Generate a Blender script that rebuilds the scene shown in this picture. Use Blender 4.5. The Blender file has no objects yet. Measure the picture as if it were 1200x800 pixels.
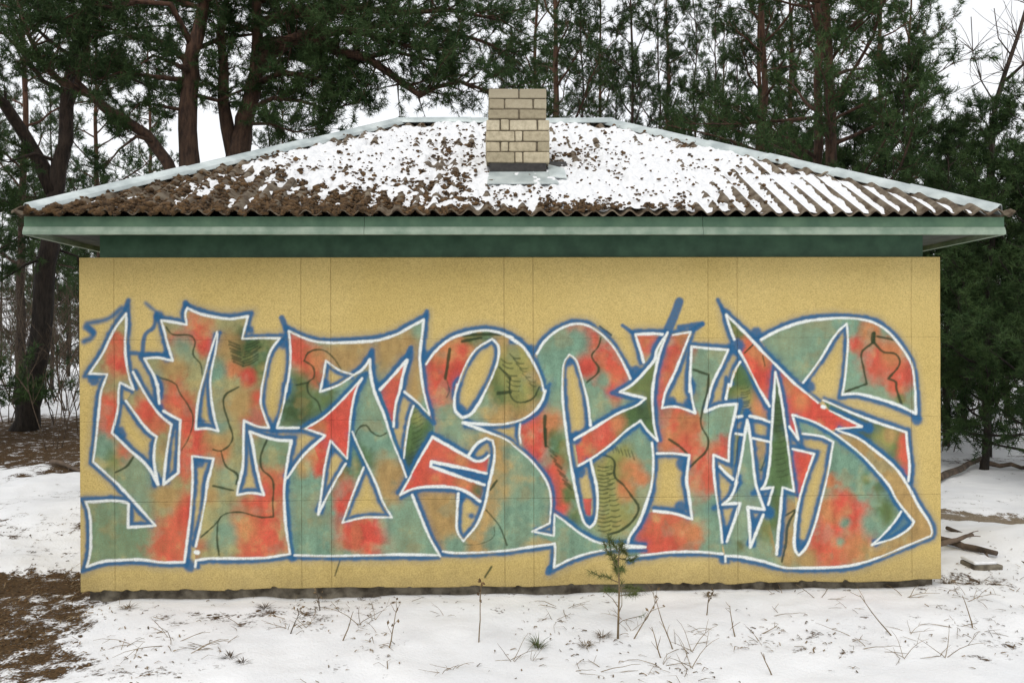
import bpy, math, random
import numpy as np
from mathutils import Vector, Matrix, noise as mnoise

# ------------------------------------------------------------------ camera, world, sun, exposure
scene = bpy.context.scene
COL = scene.collection
CAM = np.array([-0.2251, -5.9432, 1.6972]); YAW, PITCH, ROLL, FPX = 0.03217, -0.00134, -0.00398, 1000.0
def cam_basis():
    fw = np.array([math.sin(YAW)*math.cos(PITCH), math.cos(YAW)*math.cos(PITCH), math.sin(PITCH)])
    rt = np.array([math.cos(YAW), -math.sin(YAW), 0.0]); up = np.cross(rt, fw)
    return fw, rt*math.cos(ROLL)+up*math.sin(ROLL), -rt*math.sin(ROLL)+up*math.cos(ROLL)
FW, RT, UP = cam_basis()
cd = bpy.data.cameras.new('camera'); cam = bpy.data.objects.new('camera', cd); COL.objects.link(cam)
cd.sensor_width = 36.0; cd.lens = 36.0*FPX/1200.0; cd.clip_end = 2000.0; cd.clip_start = 0.05
m = Matrix.Identity(4)
for i in range(3):
    m[i][0], m[i][1], m[i][2], m[i][3] = RT[i], UP[i], -FW[i], CAM[i]
cam.matrix_world = m
scene.camera = cam

SUN_EL, SUN_AZ = math.radians(48), math.radians(200)      # soft light from the sky above and behind the viewer
w = bpy.data.worlds.new('World'); scene.world = w; w.use_nodes = True
nt = w.node_tree; nt.nodes.clear()
sky = nt.nodes.new('ShaderNodeTexSky'); sky.sky_type = 'NISHITA'; sky.sun_disc = False
sky.sun_elevation = SUN_EL; sky.sun_rotation = SUN_AZ; sky.dust_density = 3.0
hs = nt.nodes.new('ShaderNodeHueSaturation'); hs.inputs['Saturation'].default_value = 0.25
bg1 = nt.nodes.new('ShaderNodeBackground'); bg1.inputs['Strength'].default_value = 0.07
bg2 = nt.nodes.new('ShaderNodeBackground'); bg2.inputs['Strength'].default_value = 0.80
tc = nt.nodes.new('ShaderNodeTexCoord'); nz = nt.nodes.new('ShaderNodeTexNoise')
nz.inputs['Scale'].default_value = 2.2; nz.inputs['Detail'].default_value = 4
cr = nt.nodes.new('ShaderNodeValToRGB')
cr.color_ramp.elements[0].position = 0.3; cr.color_ramp.elements[0].color = (0.90, 0.92, 0.95, 1)
cr.color_ramp.elements[1].position = 0.7; cr.color_ramp.elements[1].color = (1.0, 1.0, 1.0, 1)
ad = nt.nodes.new('ShaderNodeAddShader'); wo = nt.nodes.new('ShaderNodeOutputWorld')
L = nt.links.new
L(sky.outputs[0], hs.inputs['Color']); L(hs.outputs[0], bg1.inputs['Color'])
L(tc.outputs['Generated'], nz.inputs['Vector']); L(nz.outputs['Fac'], cr.inputs[0]); L(cr.outputs[0], bg2.inputs['Color'])
L(bg1.outputs[0], ad.inputs[0]); L(bg2.outputs[0], ad.inputs[1]); L(ad.outputs[0], wo.inputs['Surface'])
sd = bpy.data.lights.new('sun', 'SUN'); sd.energy = 0.7; sd.angle = math.radians(25); sd.color = (1.0, 0.96, 0.88)
so = bpy.data.objects.new('sun', sd); COL.objects.link(so)
dirv = Vector((math.sin(SUN_AZ)*math.cos(SUN_EL), math.cos(SUN_AZ)*math.cos(SUN_EL), math.sin(SUN_EL)))
so.rotation_euler = dirv.to_track_quat('Z', 'Y').to_euler(); so.location = (-3, -8, 12)
vs = scene.view_settings
vs.view_transform = 'Standard'; vs.look = 'None'; vs.gamma = 1; vs.exposure = 0.0; vs.use_curve_mapping = False

# ------------------------------------------------------------------ helpers
rng = np.random.default_rng(7); random.seed(7)
def at(px, py, Y):
    d = FW + RT*(px-600)/FPX + UP*(400-py)/FPX
    t = (Y-CAM[1])/d[1]; return CAM + d*t
def lin(c):
    return tuple(((v/255)/12.92 if v/255 <= 0.04045 else ((v/255+0.055)/1.055)**2.4) for v in c)
def sstep(x, a, b):
    t = np.clip((x-a)/(b-a), 0, 1); return t*t*(3-2*t)
_VN = {}
def vnoise(x, y, seed=0):                       # smooth value noise, vectorised
    if seed not in _VN: _VN[seed] = np.random.default_rng(seed).random((64, 64))
    r = _VN[seed]
    xi = np.floor(x).astype(int); yi = np.floor(y).astype(int); fx = x-xi; fy = y-yi
    fx = fx*fx*(3-2*fx); fy = fy*fy*(3-2*fy)
    g = lambda i, j: r[(yi+j) % 64, (xi+i) % 64]
    return (g(0,0)*(1-fx)+g(1,0)*fx)*(1-fy)+(g(0,1)*(1-fx)+g(1,1)*fx)*fy
def fbm(x, y, seed=0, octv=4):
    s = 0; a = 0.5; tot = 0
    for o in range(octv):
        s = s + a*vnoise(x*2**o+17*o, y*2**o+5*o, seed+o); tot += a; a *= 0.5
    return s/tot
def tag(o, label=None, cat=None, group=None, kind=None):
    if label: o['label'] = label
    if cat: o['category'] = cat
    if group: o['group'] = group
    if kind: o['kind'] = kind
    return o
def link(name, me, mat=None, parent=None):
    o = bpy.data.objects.new(name, me); COL.objects.link(o)
    if mat is not None and me is not None and not me.materials: me.materials.append(mat)
    if parent is not None: o.parent = parent
    return o
def empty(name, loc=(0,0,0)):
    o = bpy.data.objects.new(name, None); COL.objects.link(o); o.location = loc; o.empty_display_size = 0.2; return o
def np_mesh(name, V, F, smooth=False):          # V (n,3), F (m,k) all same k
    V = np.asarray(V, np.float32); F = np.asarray(F, np.int32); k = F.shape[1]
    me = bpy.data.meshes.new(name)
    me.vertices.add(len(V)); me.vertices.foreach_set('co', V.ravel())
    me.loops.add(F.size); me.loops.foreach_set('vertex_index', F.ravel())
    me.polygons.add(len(F)); me.polygons.foreach_set('loop_start', np.arange(0, F.size, k, dtype=np.int32))
    me.polygons.foreach_set('loop_total', np.full(len(F), k, np.int32))
    if smooth: me.polygons.foreach_set('use_smooth', np.ones(len(F), bool))
    me.update(calc_edges=True); me.validate(); return me
def grid_faces(nu, nv, off=0):                  # vertices row-major: v*nu+u
    u, v = np.meshgrid(np.arange(nu-1), np.arange(nv-1)); a = (v*nu+u).ravel()+off
    return np.stack([a, a+1, a+nu+1, a+nu], 1)
class MB:
    def __init__(s): s.v = []; s.f = []
    def add(s, V, F):
        o = len(s.v); s.v += [tuple(p) for p in V]; s.f += [tuple(i+o for i in f) for f in F]; return s
    def box(s, a, b, jit=0.0):
        x0,y0,z0 = a; x1,y1,z1 = b; j = lambda: random.uniform(-jit, jit) if jit else 0
        V = [(x+j(), y+j(), z+j()) for z in (z0,z1) for (x,y) in ((x0,y0),(x1,y0),(x1,y1),(x0,y1))]
        return s.add(V, [(3,2,1,0),(4,5,6,7),(0,1,5,4),(1,2,6,5),(2,3,7,6),(3,0,4,7)])
    def tube(s, pts, rad, n=6, cap=True, bump=0.0):
        pts = [Vector(p) for p in pts]; m_ = len(pts)
        if not hasattr(rad, '__len__'): rad = [rad]*m_
        V = []; ref = Vector((0.31, 0.17, 0.93)).normalized()
        for i, p in enumerate(pts):
            t = (pts[min(i+1, m_-1)]-pts[max(i-1, 0)])
            if t.length < 1e-9: t = Vector((0,0,1))
            t.normalize()
            a = t.cross(ref)
            if a.length < 0.15: a = t.cross(Vector((1,0,0)))
            a.normalize(); b = t.cross(a); ref = b.cross(t) if False else ref
            for k in range(n):
                an = 2*math.pi*k/n; r = rad[i]*(1+(random.uniform(-bump, bump) if bump else 0))
                V.append(p+(a*math.cos(an)+b*math.sin(an))*r)
        F = [(i*n+k, i*n+(k+1) % n, (i+1)*n+(k+1) % n, (i+1)*n+k) for i in range(m_-1) for k in range(n)]
        if cap: F += [tuple(range(n-1, -1, -1)), tuple((m_-1)*n+k for k in range(n))]
        return s.add(V, F)
    def mesh(s, name, smooth=False):
        me = bpy.data.meshes.new(name); me.from_pydata(s.v, [], s.f); me.update()
        if smooth: me.polygons.foreach_set('use_smooth', np.ones(len(me.polygons), bool))
        return me
    def build(s, name, mat, parent=None, smooth=False): return link(name, s.mesh(name, smooth), mat, parent)
def bevel_mod(o, wdt, seg=2):
    b = o.modifiers.new('bevel', 'BEVEL'); b.width = wdt; b.segments = seg; b.limit_method = 'ANGLE'; return o

# ------------------------------------------------------------------ materials
def mat_new(name):
    mt = bpy.data.materials.new(name); mt.use_nodes = True; n = mt.node_tree; n.nodes.clear()
    out = n.nodes.new('ShaderNodeOutputMaterial'); b = n.nodes.new('ShaderNodeBsdfPrincipled')
    n.links.new(b.outputs[0], out.inputs['Surface']); return mt, n, b
def N(n, t, **kw):
    x = n.nodes.new(t)
    for k, v in kw.items():
        if k in x.inputs: x.inputs[k].default_value = v
        else: setattr(x, k, v)
    return x
def noise_node(n, scale, detail=4, rough=0.55, coord='Object', vec=None):
    x = N(n, 'ShaderNodeTexNoise', Scale=scale, Detail=detail, Roughness=rough)
    if vec is None:
        t = n.nodes.new('ShaderNodeTexCoord'); n.links.new(t.outputs[coord], x.inputs['Vector'])
    else: n.links.new(vec, x.inputs['Vector'])
    return x
def ramp(n, src, stops):
    r = n.nodes.new('ShaderNodeValToRGB'); el = r.color_ramp.elements
    while len(el) < len(stops): el.new(0.5)
    for e, (p, c) in zip(el, stops): e.position = p; e.color = (*c, 1) if len(c) == 3 else c
    n.links.new(src, r.inputs[0]); return r
def mix(n, fac, a, b, mode='MIX'):
    x = n.nodes.new('ShaderNodeMix'); x.data_type = 'RGBA'; x.blend_type = mode
    for s, v in ((x.inputs[0], fac), (x.inputs[6], a), (x.inputs[7], b)):
        if hasattr(v, 'is_linked') or hasattr(v, 'links'): n.links.new(v, s)
        elif isinstance(v, (int, float)): s.default_value = v
        else: s.default_value = (*v, 1) if len(v) == 3 else v
    return x.outputs[2]
def bump(n, b, src, strength=0.3, dist=0.01):
    x = N(n, 'ShaderNodeBump', Strength=strength, Distance=dist); n.links.new(src, x.inputs['Height']); n.links.new(x.outputs[0], b.inputs['Normal']); return x
def simple(name, c1, c2, scale=20, rough=0.8, bs=0.25, bd=0.005, bscale=None, metal=0.0, lo=0.35, hi=0.65, rnd=0.0):
    mt, n, b = mat_new(name); nz_ = noise_node(n, scale, 5); r = ramp(n, nz_.outputs['Fac'], [(lo, c1), (hi, c2)])
    col = r.outputs[0]
    if rnd:
        oi = n.nodes.new('ShaderNodeObjectInfo'); hv = N(n, 'ShaderNodeHueSaturation'); mr = N(n, 'ShaderNodeMapRange')
        mr.inputs['To Min'].default_value = 1-rnd; mr.inputs['To Max'].default_value = 1+rnd
        n.links.new(oi.outputs['Random'], mr.inputs['Value']); n.links.new(mr.outputs[0], hv.inputs['Value']); n.links.new(col, hv.inputs['Color']); col = hv.outputs[0]
    n.links.new(col, b.inputs['Base Color']); b.inputs['Roughness'].default_value = rough; b.inputs['Metallic'].default_value = metal
    nb = noise_node(n, bscale or scale*4, 4); bump(n, b, nb.outputs['Fac'], bs, bd); return mt
M = {}
# plaster wall with its sprayed painting held in the 'paint' attribute (rgb = paint, alpha = how much covers the plaster)
def plaster(name, with_paint):
    mt, n, b = mat_new(name)
    big = noise_node(n, 1.3, 5); mid = noise_node(n, 22, 5); fine = noise_node(n, 105, 3, 0.75)
    c = ramp(n, big.outputs['Fac'], [(0.3, lin((192,168,100))), (0.7, lin((206,183,118)))]).outputs[0]
    c = mix(n, 0.22, c, ramp(n, mid.outputs['Fac'], [(0.3, (0.72,0.70,0.66)), (0.62, (1,1,1))]).outputs[0], 'MULTIPLY')
    g = n.nodes.new('ShaderNodeNewGeometry'); sx = n.nodes.new('ShaderNodeSeparateXYZ'); n.links.new(g.outputs['Position'], sx.inputs[0])
    mz = N(n, 'ShaderNodeMapRange'); mz.inputs['From Min'].default_value = 0.22; mz.inputs['From Max'].default_value = -0.04; n.links.new(sx.outputs[2], mz.inputs['Value'])
    md = N(n, 'ShaderNodeMath', operation='MULTIPLY', use_clamp=True); n.links.new(mz.outputs[0], md.inputs[0]); n.links.new(noise_node(n, 6, 6, 0.7).outputs['Fac'], md.inputs[1])
    c = mix(n, md.outputs[0], c, (0.20, 0.155, 0.075))
    c = mix(n, 0.75, c, ramp(n, fine.outputs['Fac'], [(0.36, (0.68,0.66,0.61)), (0.60, (1.07,1.06,1.05))]).outputs[0], 'MULTIPLY')
    if with_paint:
        at_ = n.nodes.new('ShaderNodeAttribute'); at_.attribute_name = 'paint'
        pc = mix(n, 0.55, at_.outputs['Color'], ramp(n, fine.outputs['Fac'], [(0.34, (0.62,0.62,0.58)), (0.58, (1.06,1.06,1.05))]).outputs[0], 'MULTIPLY')
        gr = N(n, 'ShaderNodeMath', operation='MULTIPLY_ADD'); n.links.new(fine.outputs['Fac'], gr.inputs[0]); gr.inputs[1].default_value = 0.9; gr.inputs[2].default_value = -0.45
        sm = N(n, 'ShaderNodeMath', operation='MULTIPLY'); n.links.new(gr.outputs[0], sm.inputs[0])
        pk = N(n, 'ShaderNodeMath', operation='SUBTRACT'); pk.inputs[0].default_value = 1.0; n.links.new(at_.outputs['Alpha'], pk.inputs[1])
        pq = N(n, 'ShaderNodeMath', operation='MULTIPLY'); n.links.new(pk.outputs[0], pq.inputs[0]); n.links.new(at_.outputs['Alpha'], pq.inputs[1])
        p4 = N(n, 'ShaderNodeMath', operation='MULTIPLY'); n.links.new(pq.outputs[0], p4.inputs[0]); p4.inputs[1].default_value = 4.0
        n.links.new(p4.outputs[0], sm.inputs[1])
        fa = N(n, 'ShaderNodeMath', operation='ADD', use_clamp=True); n.links.new(at_.outputs['Alpha'], fa.inputs[0]); n.links.new(sm.outputs[0], fa.inputs[1])
        c = mix(n, fa.outputs[0], c, pc)
    n.links.new(c, b.inputs['Base Color']); b.inputs['Roughness'].default_value = 0.9
    hm = N(n, 'ShaderNodeMath', operation='ADD'); n.links.new(fine.outputs['Fac'], hm.inputs[0]); n.links.new(mid.outputs['Fac'], hm.inputs[1])
    bump(n, b, hm.outputs[0], 0.75, 0.005); return mt
M['plaster_paint'] = plaster('painted_plaster', True); M['plaster'] = plaster('bare_plaster', False)
M['concrete'] = simple('plinth_concrete', (0.05,0.040,0.028), (0.21,0.185,0.14), 11, 0.95, 0.6, 0.01)
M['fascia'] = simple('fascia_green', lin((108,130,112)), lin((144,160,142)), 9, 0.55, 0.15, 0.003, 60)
M['fascia_shade'] = simple('fascia_green_eave_shade', lin((70,104,80)), lin((96,128,100)), 6, 0.6, 0.15, 0.003, 60)  # upper board green, darkened with painted-in shade of the roof overhang
M['frieze'] = simple('frieze_green', lin((50,84,62)), lin((70,106,80)), 9, 0.6, 0.2, 0.003, 70)
M['soffit'] = simple('soffit_board', lin((52,60,52)), lin((80,86,76)), 8, 0.8, 0.2, 0.003, 60)
M['slate'] = simple('asbestos_sheet', (0.060,0.038,0.020), (0.19,0.155,0.11), 14, 0.95, 0.5, 0.006, 60, rnd=0.15)
M['cap'] = simple('zinc_cap', lin((160,170,170)), lin((200,208,206)), 6, 0.5, 0.1, 0.002, 40, metal=0.25, rnd=0.06)
M['tar'] = simple('tarred_base', (0.012,0.011,0.01), (0.035,0.032,0.028), 30, 0.7)
M['mortar'] = simple('mortar', (0.08,0.064,0.042), (0.17,0.14,0.095), 40, 0.95)
def brick_mat():
    mt, n, b = mat_new('pale_brick'); oi = n.nodes.new('ShaderNodeObjectInfo')
    c = ramp(n, oi.outputs['Random'], [(0.0, lin((160,150,126))), (0.5, lin((182,171,146))), (1.0, lin((200,190,166)))]).outputs[0]
    nz_ = noise_node(n, 30, 6, 0.65); c = mix(n, 0.7, c, ramp(n, nz_.outputs['Fac'], [(0.32, (0.55,0.52,0.46)), (0.6, (1.05,1.04,1.0))]).outputs[0], 'MULTIPLY')
    # soot on the courses near the flue mouth
    g = n.nodes.new('ShaderNodeNewGeometry'); sx = n.nodes.new('ShaderNodeSeparateXYZ'); n.links.new(g.outputs['Position'], sx.inputs[0])
    mr = N(n, 'ShaderNodeMapRange'); mr.inputs['From Min'].default_value = 3.25; mr.inputs['From Max'].default_value = 3.6; n.links.new(sx.outputs[2], mr.inputs['Value'])
    ml = N(n, 'ShaderNodeMath', operation='MULTIPLY'); n.links.new(mr.outputs[0], ml.inputs[0]); n.links.new(nz_.outputs['Fac'], ml.inputs[1])
    c = mix(n, ml.outputs[0], c, (0.10, 0.085, 0.055))
    n.links.new(c, b.inputs['Base Color']); b.inputs['Roughness'].default_value = 0.92
    bump(n, b, noise_node(n, 120, 4).outputs['Fac'], 0.5, 0.004); return mt
M['brick'] = brick_mat()
def snow_mat(name):
    mt, n, b = mat_new(name); nz_ = noise_node(n, 35, 5, 0.6)
    c = ramp(n, nz_.outputs['Fac'], [(0.3, (0.67,0.68,0.70)), (0.6, (0.78,0.785,0.79))]).outputs[0]
    n.links.new(c, b.inputs['Base Color']); b.inputs['Roughness'].default_value = 0.75
    b.inputs['Subsurface Weight'].default_value = 0.0
    bump(n, b, noise_node(n, 60, 6, 0.65).outputs['Fac'], 0.4, 0.012); return mt
M['snow'] = snow_mat('roof_snow')
def ground_mat():
    mt, n, b = mat_new('snowy_ground')
    at_ = n.nodes.new('ShaderNodeAttribute'); at_.attribute_name = 'cover'; sp = n.nodes.new('ShaderNodeSeparateColor'); n.links.new(at_.outputs['Color'], sp.inputs[0])
    n1 = noise_node(n, 7, 8, 0.68); n2 = noise_node(n, 55, 5, 0.65); n3 = noise_node(n, 1.6, 4)
    m1 = N(n, 'ShaderNodeMath', operation='MULTIPLY_ADD'); n.links.new(n2.outputs['Fac'], m1.inputs[0]); m1.inputs[1].default_value = 0.45; n.links.new(n1.outputs['Fac'], m1.inputs[2])
    m2 = N(n, 'ShaderNodeMath', operation='ADD'); n.links.new(m1.outputs[0], m2.inputs[0]); n.links.new(sp.outputs[0], m2.inputs[1])
    fac = ramp(n, m2.outputs[0], [(0.0, (0,0,0)), (1.0, (1,1,1))])
    mr = N(n, 'ShaderNodeMapRange'); mr.inputs['From Min'].default_value = 1.06; mr.inputs['From Max'].default_value = 1.15; n.links.new(m2.outputs[0], mr.inputs['Value'])
    snow = ramp(n, n3.outputs['Fac'], [(0.3, (0.74,0.75,0.765)), (0.65, (0.83,0.835,0.84))]).outputs[0]
    earth = ramp(n, n2.outputs['Fac'], [(0.3, (0.014,0.007,0.003)), (0.5, (0.062,0.033,0.014)), (0.7, (0.17,0.10,0.045))]).outputs[0]
    earth = mix(n, n3.outputs['Fac'], earth, mix(n, 0.3, earth, (0.05,0.045,0.018)))
    sand = ramp(n, n2.outputs['Fac'], [(0.3, (0.14,0.11,0.075)), (0.7, (0.30,0.245,0.175))]).outputs[0]
    soil = mix(n, sp.outputs[1], earth, sand)
    n.links.new(mix(n, mr.outputs[0], snow, soil), b.inputs['Base Color']); b.inputs['Roughness'].default_value = 0.9; b.inputs['Specular IOR Level'].default_value = 0.15
    h = N(n, 'ShaderNodeMath', operation='MULTIPLY_ADD'); n.links.new(mr.outputs[0], h.inputs[0]); h.inputs[1].default_value = -0.7; n.links.new(m1.outputs[0], h.inputs[2])
    bump(n, b, h.outputs[0], 0.5, 0.02); return mt
M['ground'] = ground_mat()
M['moss'] = simple('roof_moss', (0.030,0.017,0.007), (0.155,0.088,0.036), 25, 1.0, 0.8, 0.01, 150)
M['litter'] = simple('dry_litter', (0.05,0.032,0.015), (0.26,0.18,0.09), 6, 0.9)
def bark_mat(name, low, high, z0, z1):
    mt, n, b = mat_new(name); t = n.nodes.new('ShaderNodeTexCoord'); mp = N(n, 'ShaderNodeMapping'); mp.inputs['Scale'].default_value = (9, 9, 2.2)
    n.links.new(t.outputs['Object'], mp.inputs['Vector']); nz_ = noise_node(n, 2.2, 6, 0.65, vec=mp.outputs[0])
    g = n.nodes.new('ShaderNodeNewGeometry'); sx = n.nodes.new('ShaderNodeSeparateXYZ'); n.links.new(g.outputs['Position'], sx.inputs[0])
    mr = N(n, 'ShaderNodeMapRange'); mr.inputs['From Min'].default_value = z0; mr.inputs['From Max'].default_value = z1; n.links.new(sx.outputs[2], mr.inputs['Value'])
    c = mix(n, mr.outputs[0], low, high); c = mix(n, 0.85, c, ramp(n, nz_.outputs['Fac'], [(0.36, (0.22,0.2,0.2)), (0.6, (1.15,1.1,1.05))]).outputs[0], 'MULTIPLY')
    n.links.new(c, b.inputs['Base Color']); b.inputs['Roughness'].default_value = 0.95; bump(n, b, nz_.outputs['Fac'], 0.8, 0.03); return mt
M['bark'] = bark_mat('pine_bark', (0.040,0.030,0.022), (0.105,0.052,0.030), 2.2, 7.5)
M['bark_dark'] = bark_mat('dark_bark', (0.030,0.024,0.019), (0.06,0.036,0.025), 2.0, 9.0)
def needle_mat(name, a, b_, c_):
    mt, n, b = mat_new(name); nz_ = noise_node(n, 1.1, 3); n2 = noise_node(n, 9, 2)
    c = ramp(n, nz_.outputs['Fac'], [(0.35, a), (0.65, b_)]).outputs[0]
    c = mix(n, ramp(n, n2.outputs['Fac'], [(0.45, (0,0,0)), (0.75, (0.6,0.6,0.6))]).outputs[0], c, c_)
    oi = n.nodes.new('ShaderNodeObjectInfo'); hv = N(n, 'ShaderNodeHueSaturation'); mr = N(n, 'ShaderNodeMapRange'); mr.inputs['To Min'].default_value = 0.8; mr.inputs['To Max'].default_value = 1.2
    n.links.new(oi.outputs['Random'], mr.inputs['Value']); n.links.new(mr.outputs[0], hv.inputs['Value']); n.links.new(c, hv.inputs['Color'])
    n.links.new(hv.outputs[0], b.inputs['Base Color']); b.inputs['Roughness'].default_value = 0.65; b.inputs['Specular IOR Level'].default_value = 0.10; return mt
M['needle'] = needle_mat('pine_needles', (0.026,0.054,0.020), (0.050,0.088,0.030), (0.090,0.130,0.048))
M['needle_young'] = needle_mat('young_needles', (0.07,0.10,0.03), (0.11,0.13,0.045), (0.15,0.15,0.06))
M['twig'] = simple('dry_twig', (0.035,0.024,0.016), (0.12,0.085,0.055), 20, 0.9)
M['log'] = simple('weathered_log', (0.035,0.026,0.018), (0.14,0.10,0.07), 7, 0.95, 0.8, 0.02, 25)
M['stem'] = simple('dead_stem', (0.10,0.07,0.035), (0.24,0.17,0.09), 15, 0.9)

# ------------------------------------------------------------------ ground
def ground_h(x, y):
    x = np.asarray(x, float); y = np.asarray(y, float)
    h = -0.100 + 0.0*x+0.03*np.exp(-((y+0.45)/0.5)**2)*(np.abs(x) < 3.2)
    h = h + 0.02*sstep(x, -3, 3)*(1-sstep(y, 0.5, 3))
    h = h - 0.03*sstep(-y, 0.2, 3)
    h = h + 0.45*sstep(y, 1.5, 9.5)*sstep(-x, 2.5, 5) + 0.10*sstep(y, 4, 10)*sstep(x, 2.5, 5)
    h = h + 0.16*np.exp(-((x-4.6)/0.8)**2-((y-1.2)/0.5)**2) + 0.20*np.exp(-((x+4.2)/1.2)**2-((y-2.6)/0.8)**2)
    h = h + (fbm(x*0.9, y*0.9, 3)-0.5)*0.10*(1-0.75*np.exp(-(y/0.8)**2)*(np.abs(x) < 3.3)) + (fbm(x*4.5, y*4.5, 9, 4)-0.5)*0.045
    far = np.hypot(x, y); h = h + 1.2*sstep(far, 25, 120)*(fbm(x*0.02, y*0.02, 5)-0.2)
    inside = (np.abs(x) < 2.9) & (y > 0.08) & (y < 3.9); return np.where(inside, -0.12, h)
def cover(x, y):
    bare = 0.09+0.14*sstep(fbm(x*0.7+5, y*1.1, 23), 0.42, 0.62)+0.10*np.exp(-((x+2.2)/0.9)**2)*(y < 0)+0.08*sstep(-x, 2.8, 3.2)
    nb = fbm(x*1.6, y*1.6, 21)-0.5; n4 = fbm(x*7, y*7, 31)-0.5
    e1 = -2.62-0.16*(y+0.2)+nb*1.1+n4*0.35
    bare = np.maximum(bare, 0.46*sstep(e1-x, -0.35, 0.35)*(1-sstep(y, 0.75, 1.15)))
    bare = np.maximum(bare, 0.60*np.exp(-((y-0.45)/0.42)**2)*sstep(-x, 2.6, 3.0))
    bare = np.maximum(bare, 0.50*sstep(y+nb*1.5, 4.3, 5.3)*(1-sstep(y, 9, 12))*sstep(-x, 2.6, 3.4))
    bare = np.maximum(bare, 0.28*sstep(y, 0.9, 1.2)*(1-sstep(y, 4, 6))*sstep(-x, 2.8, 3.2)*(0.5+nb*1.4))
    bare = np.maximum(bare, 0.24*np.exp(-((y+0.02)/0.07)**2)*(np.abs(x) < 3.2))
    bare = np.maximum(bare, 0.20*sstep(nb, 0.05, 0.25))
    tr = np.exp(-((y-(2.75-0.35*(x-4.3)+0.5*nb))/0.42)**2)*sstep(x, 3.7, 4.4)
    bare = np.maximum(bare, 0.55*tr)
    bare = np.maximum(bare, 0.42*np.exp(-((y-0.25)/0.3)**2-((x-3.35)/0.5)**2))
    bare = np.maximum(bare, 0.34*np.exp(-((y-6.2)/0.6)**2)*sstep(x, 4, 6))
    return bare, tr
def axis(a, b, st, far, grow=1.22):
    c = list(np.arange(a, b+1e-6, st)); s = st
    while c[-1] < far: s *= grow; c.append(c[-1]+s)
    s = st; d = []; q = a
    while q > -far: s *= grow; q -= s; d.append(q)
    return np.array(d[::-1]+c)
gx = axis(-7.5, 8.0, 0.05, 420); gy = axis(-3.0, 5.0, 0.04, 420)
GX, GY = np.meshgrid(gx, gy); GZ = ground_h(GX, GY); gb, gs = cover(GX, GY); GZ = GZ-0.03*sstep(gb, 0.25, 0.5)
me = np_mesh('ground', np.stack([GX, GY, GZ], -1).reshape(-1, 3), grid_faces(len(gx), len(gy)), True)
ca = me.color_attributes.new('cover', 'FLOAT_COLOR', 'POINT')
ca.data.foreach_set('color', np.stack([gb, gs, gs*0, gs*0+1], -1).astype(np.float32).ravel())
tag(link('ground', me, M['ground']), kind='structure')
def gz(x, y):
    b_, _ = cover(np.array([x]), np.array([y])); return float(ground_h(np.array([x]), np.array([y]))[0]-0.03*sstep(b_, 0.25, 0.5)[0])

# ------------------------------------------------------------------ the painting on the wall, drawn on a sheet (tile letters = columns, digits = rows; 6.67 units to one sheet step)
TX = dict(a=90, b=250, c=420, d=590, e=760, f=930); TY = {'1': 340, '2': 450, '3': 560}
def P(s):
    out = []; ox = oy = 0
    for t in s.split():
        if t[0] in TX and len(t) == 2: ox, oy = TX[t[0]], TY[t[1]]
        else:
            u, v = t.split(','); out.append((ox+float(u)*0.15, oy+float(v)*0.15))
    return np.array(out)
SC = 1.5; X0, Y0, SW, SH = 84, 292, 1030, 410
CH, CW = int(SH*SC), int(SW*SC)
canvas = np.zeros((CH, CW, 3)); alpha = np.zeros((CH, CW))
yy, xx = np.mgrid[0:CH, 0:CW]; PX = X0+xx/SC; PY = Y0+yy/SC
NZ1 = fbm(PX/16, PY/16, 50, 4)-0.5; NZ2 = fbm(PX/5, PY/5, 60, 3)-0.5; NZ3 = fbm(PX/40, PY/40, 70, 3)-0.5
NZV = fbm(PX/6, PY/34, 75, 3)-0.5; NZM = fbm(PX/20+9, PY/26, 77, 4); NZO = fbm(PX/22, PY/20+31, 78, 4)
def over(sl, col, a):
    canvas[sl] = canvas[sl]*(1-a[..., None])+np.array(col)*a[..., None]*1.0 + 0
    alpha[sl] = alpha[sl]+(1-alpha[sl])*a
def blend(sl, col, a):      # straight-alpha "over"
    a0 = alpha[sl]; an = a+a0*(1-a); w_ = np.where(an > 1e-6, a/np.maximum(an, 1e-6), 0)
    canvas[sl] = canvas[sl]*(1-w_[..., None])+np.array(col)*w_[..., None]; alpha[sl] = an
def window(x0, y0, x1, y1, pad):
    i0 = max(int((y0-pad-Y0)*SC), 0); i1 = min(int((y1+pad-Y0)*SC)+2, CH); j0 = max(int((x0-pad-X0)*SC), 0); j1 = min(int((x1+pad-X0)*SC)+2, CW)
    return (slice(i0, max(i1, i0)), slice(j0, max(j1, j0)))
def smooth_path(p, corner=48):
    if len(p) < 3: return p
    d = np.diff(p, axis=0); ln = np.maximum(np.hypot(d[:,0], d[:,1]), 1e-6); d = d/ln[:,None]
    tan = np.zeros_like(p); sharp = np.zeros(len(p), bool)
    for i in range(1, len(p)-1):
        if np.dot(d[i-1], d[i]) < math.cos(math.radians(corner)): sharp[i] = True
        else: tt = d[i-1]+d[i]; tan[i] = tt/max(np.hypot(*tt), 1e-6)
    out = []
    for i in range(len(p)-1):
        t0 = d[i] if (sharp[i] or i == 0) else tan[i]; t1 = d[i] if (sharp[i+1] or i == len(p)-2) else tan[i+1]
        k = max(2, int(ln[i]/3))
        for s in np.arange(k)/k:
            h00 = 2*s**3-3*s**2+1; h10 = s**3-2*s**2+s; h01 = -2*s**3+3*s**2; h11 = s**3-s**2
            out.append(h00*p[i]+h10*ln[i]*t0+h01*p[i+1]+h11*ln[i]*t1)
    out.append(p[-1]); return np.array(out)
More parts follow.
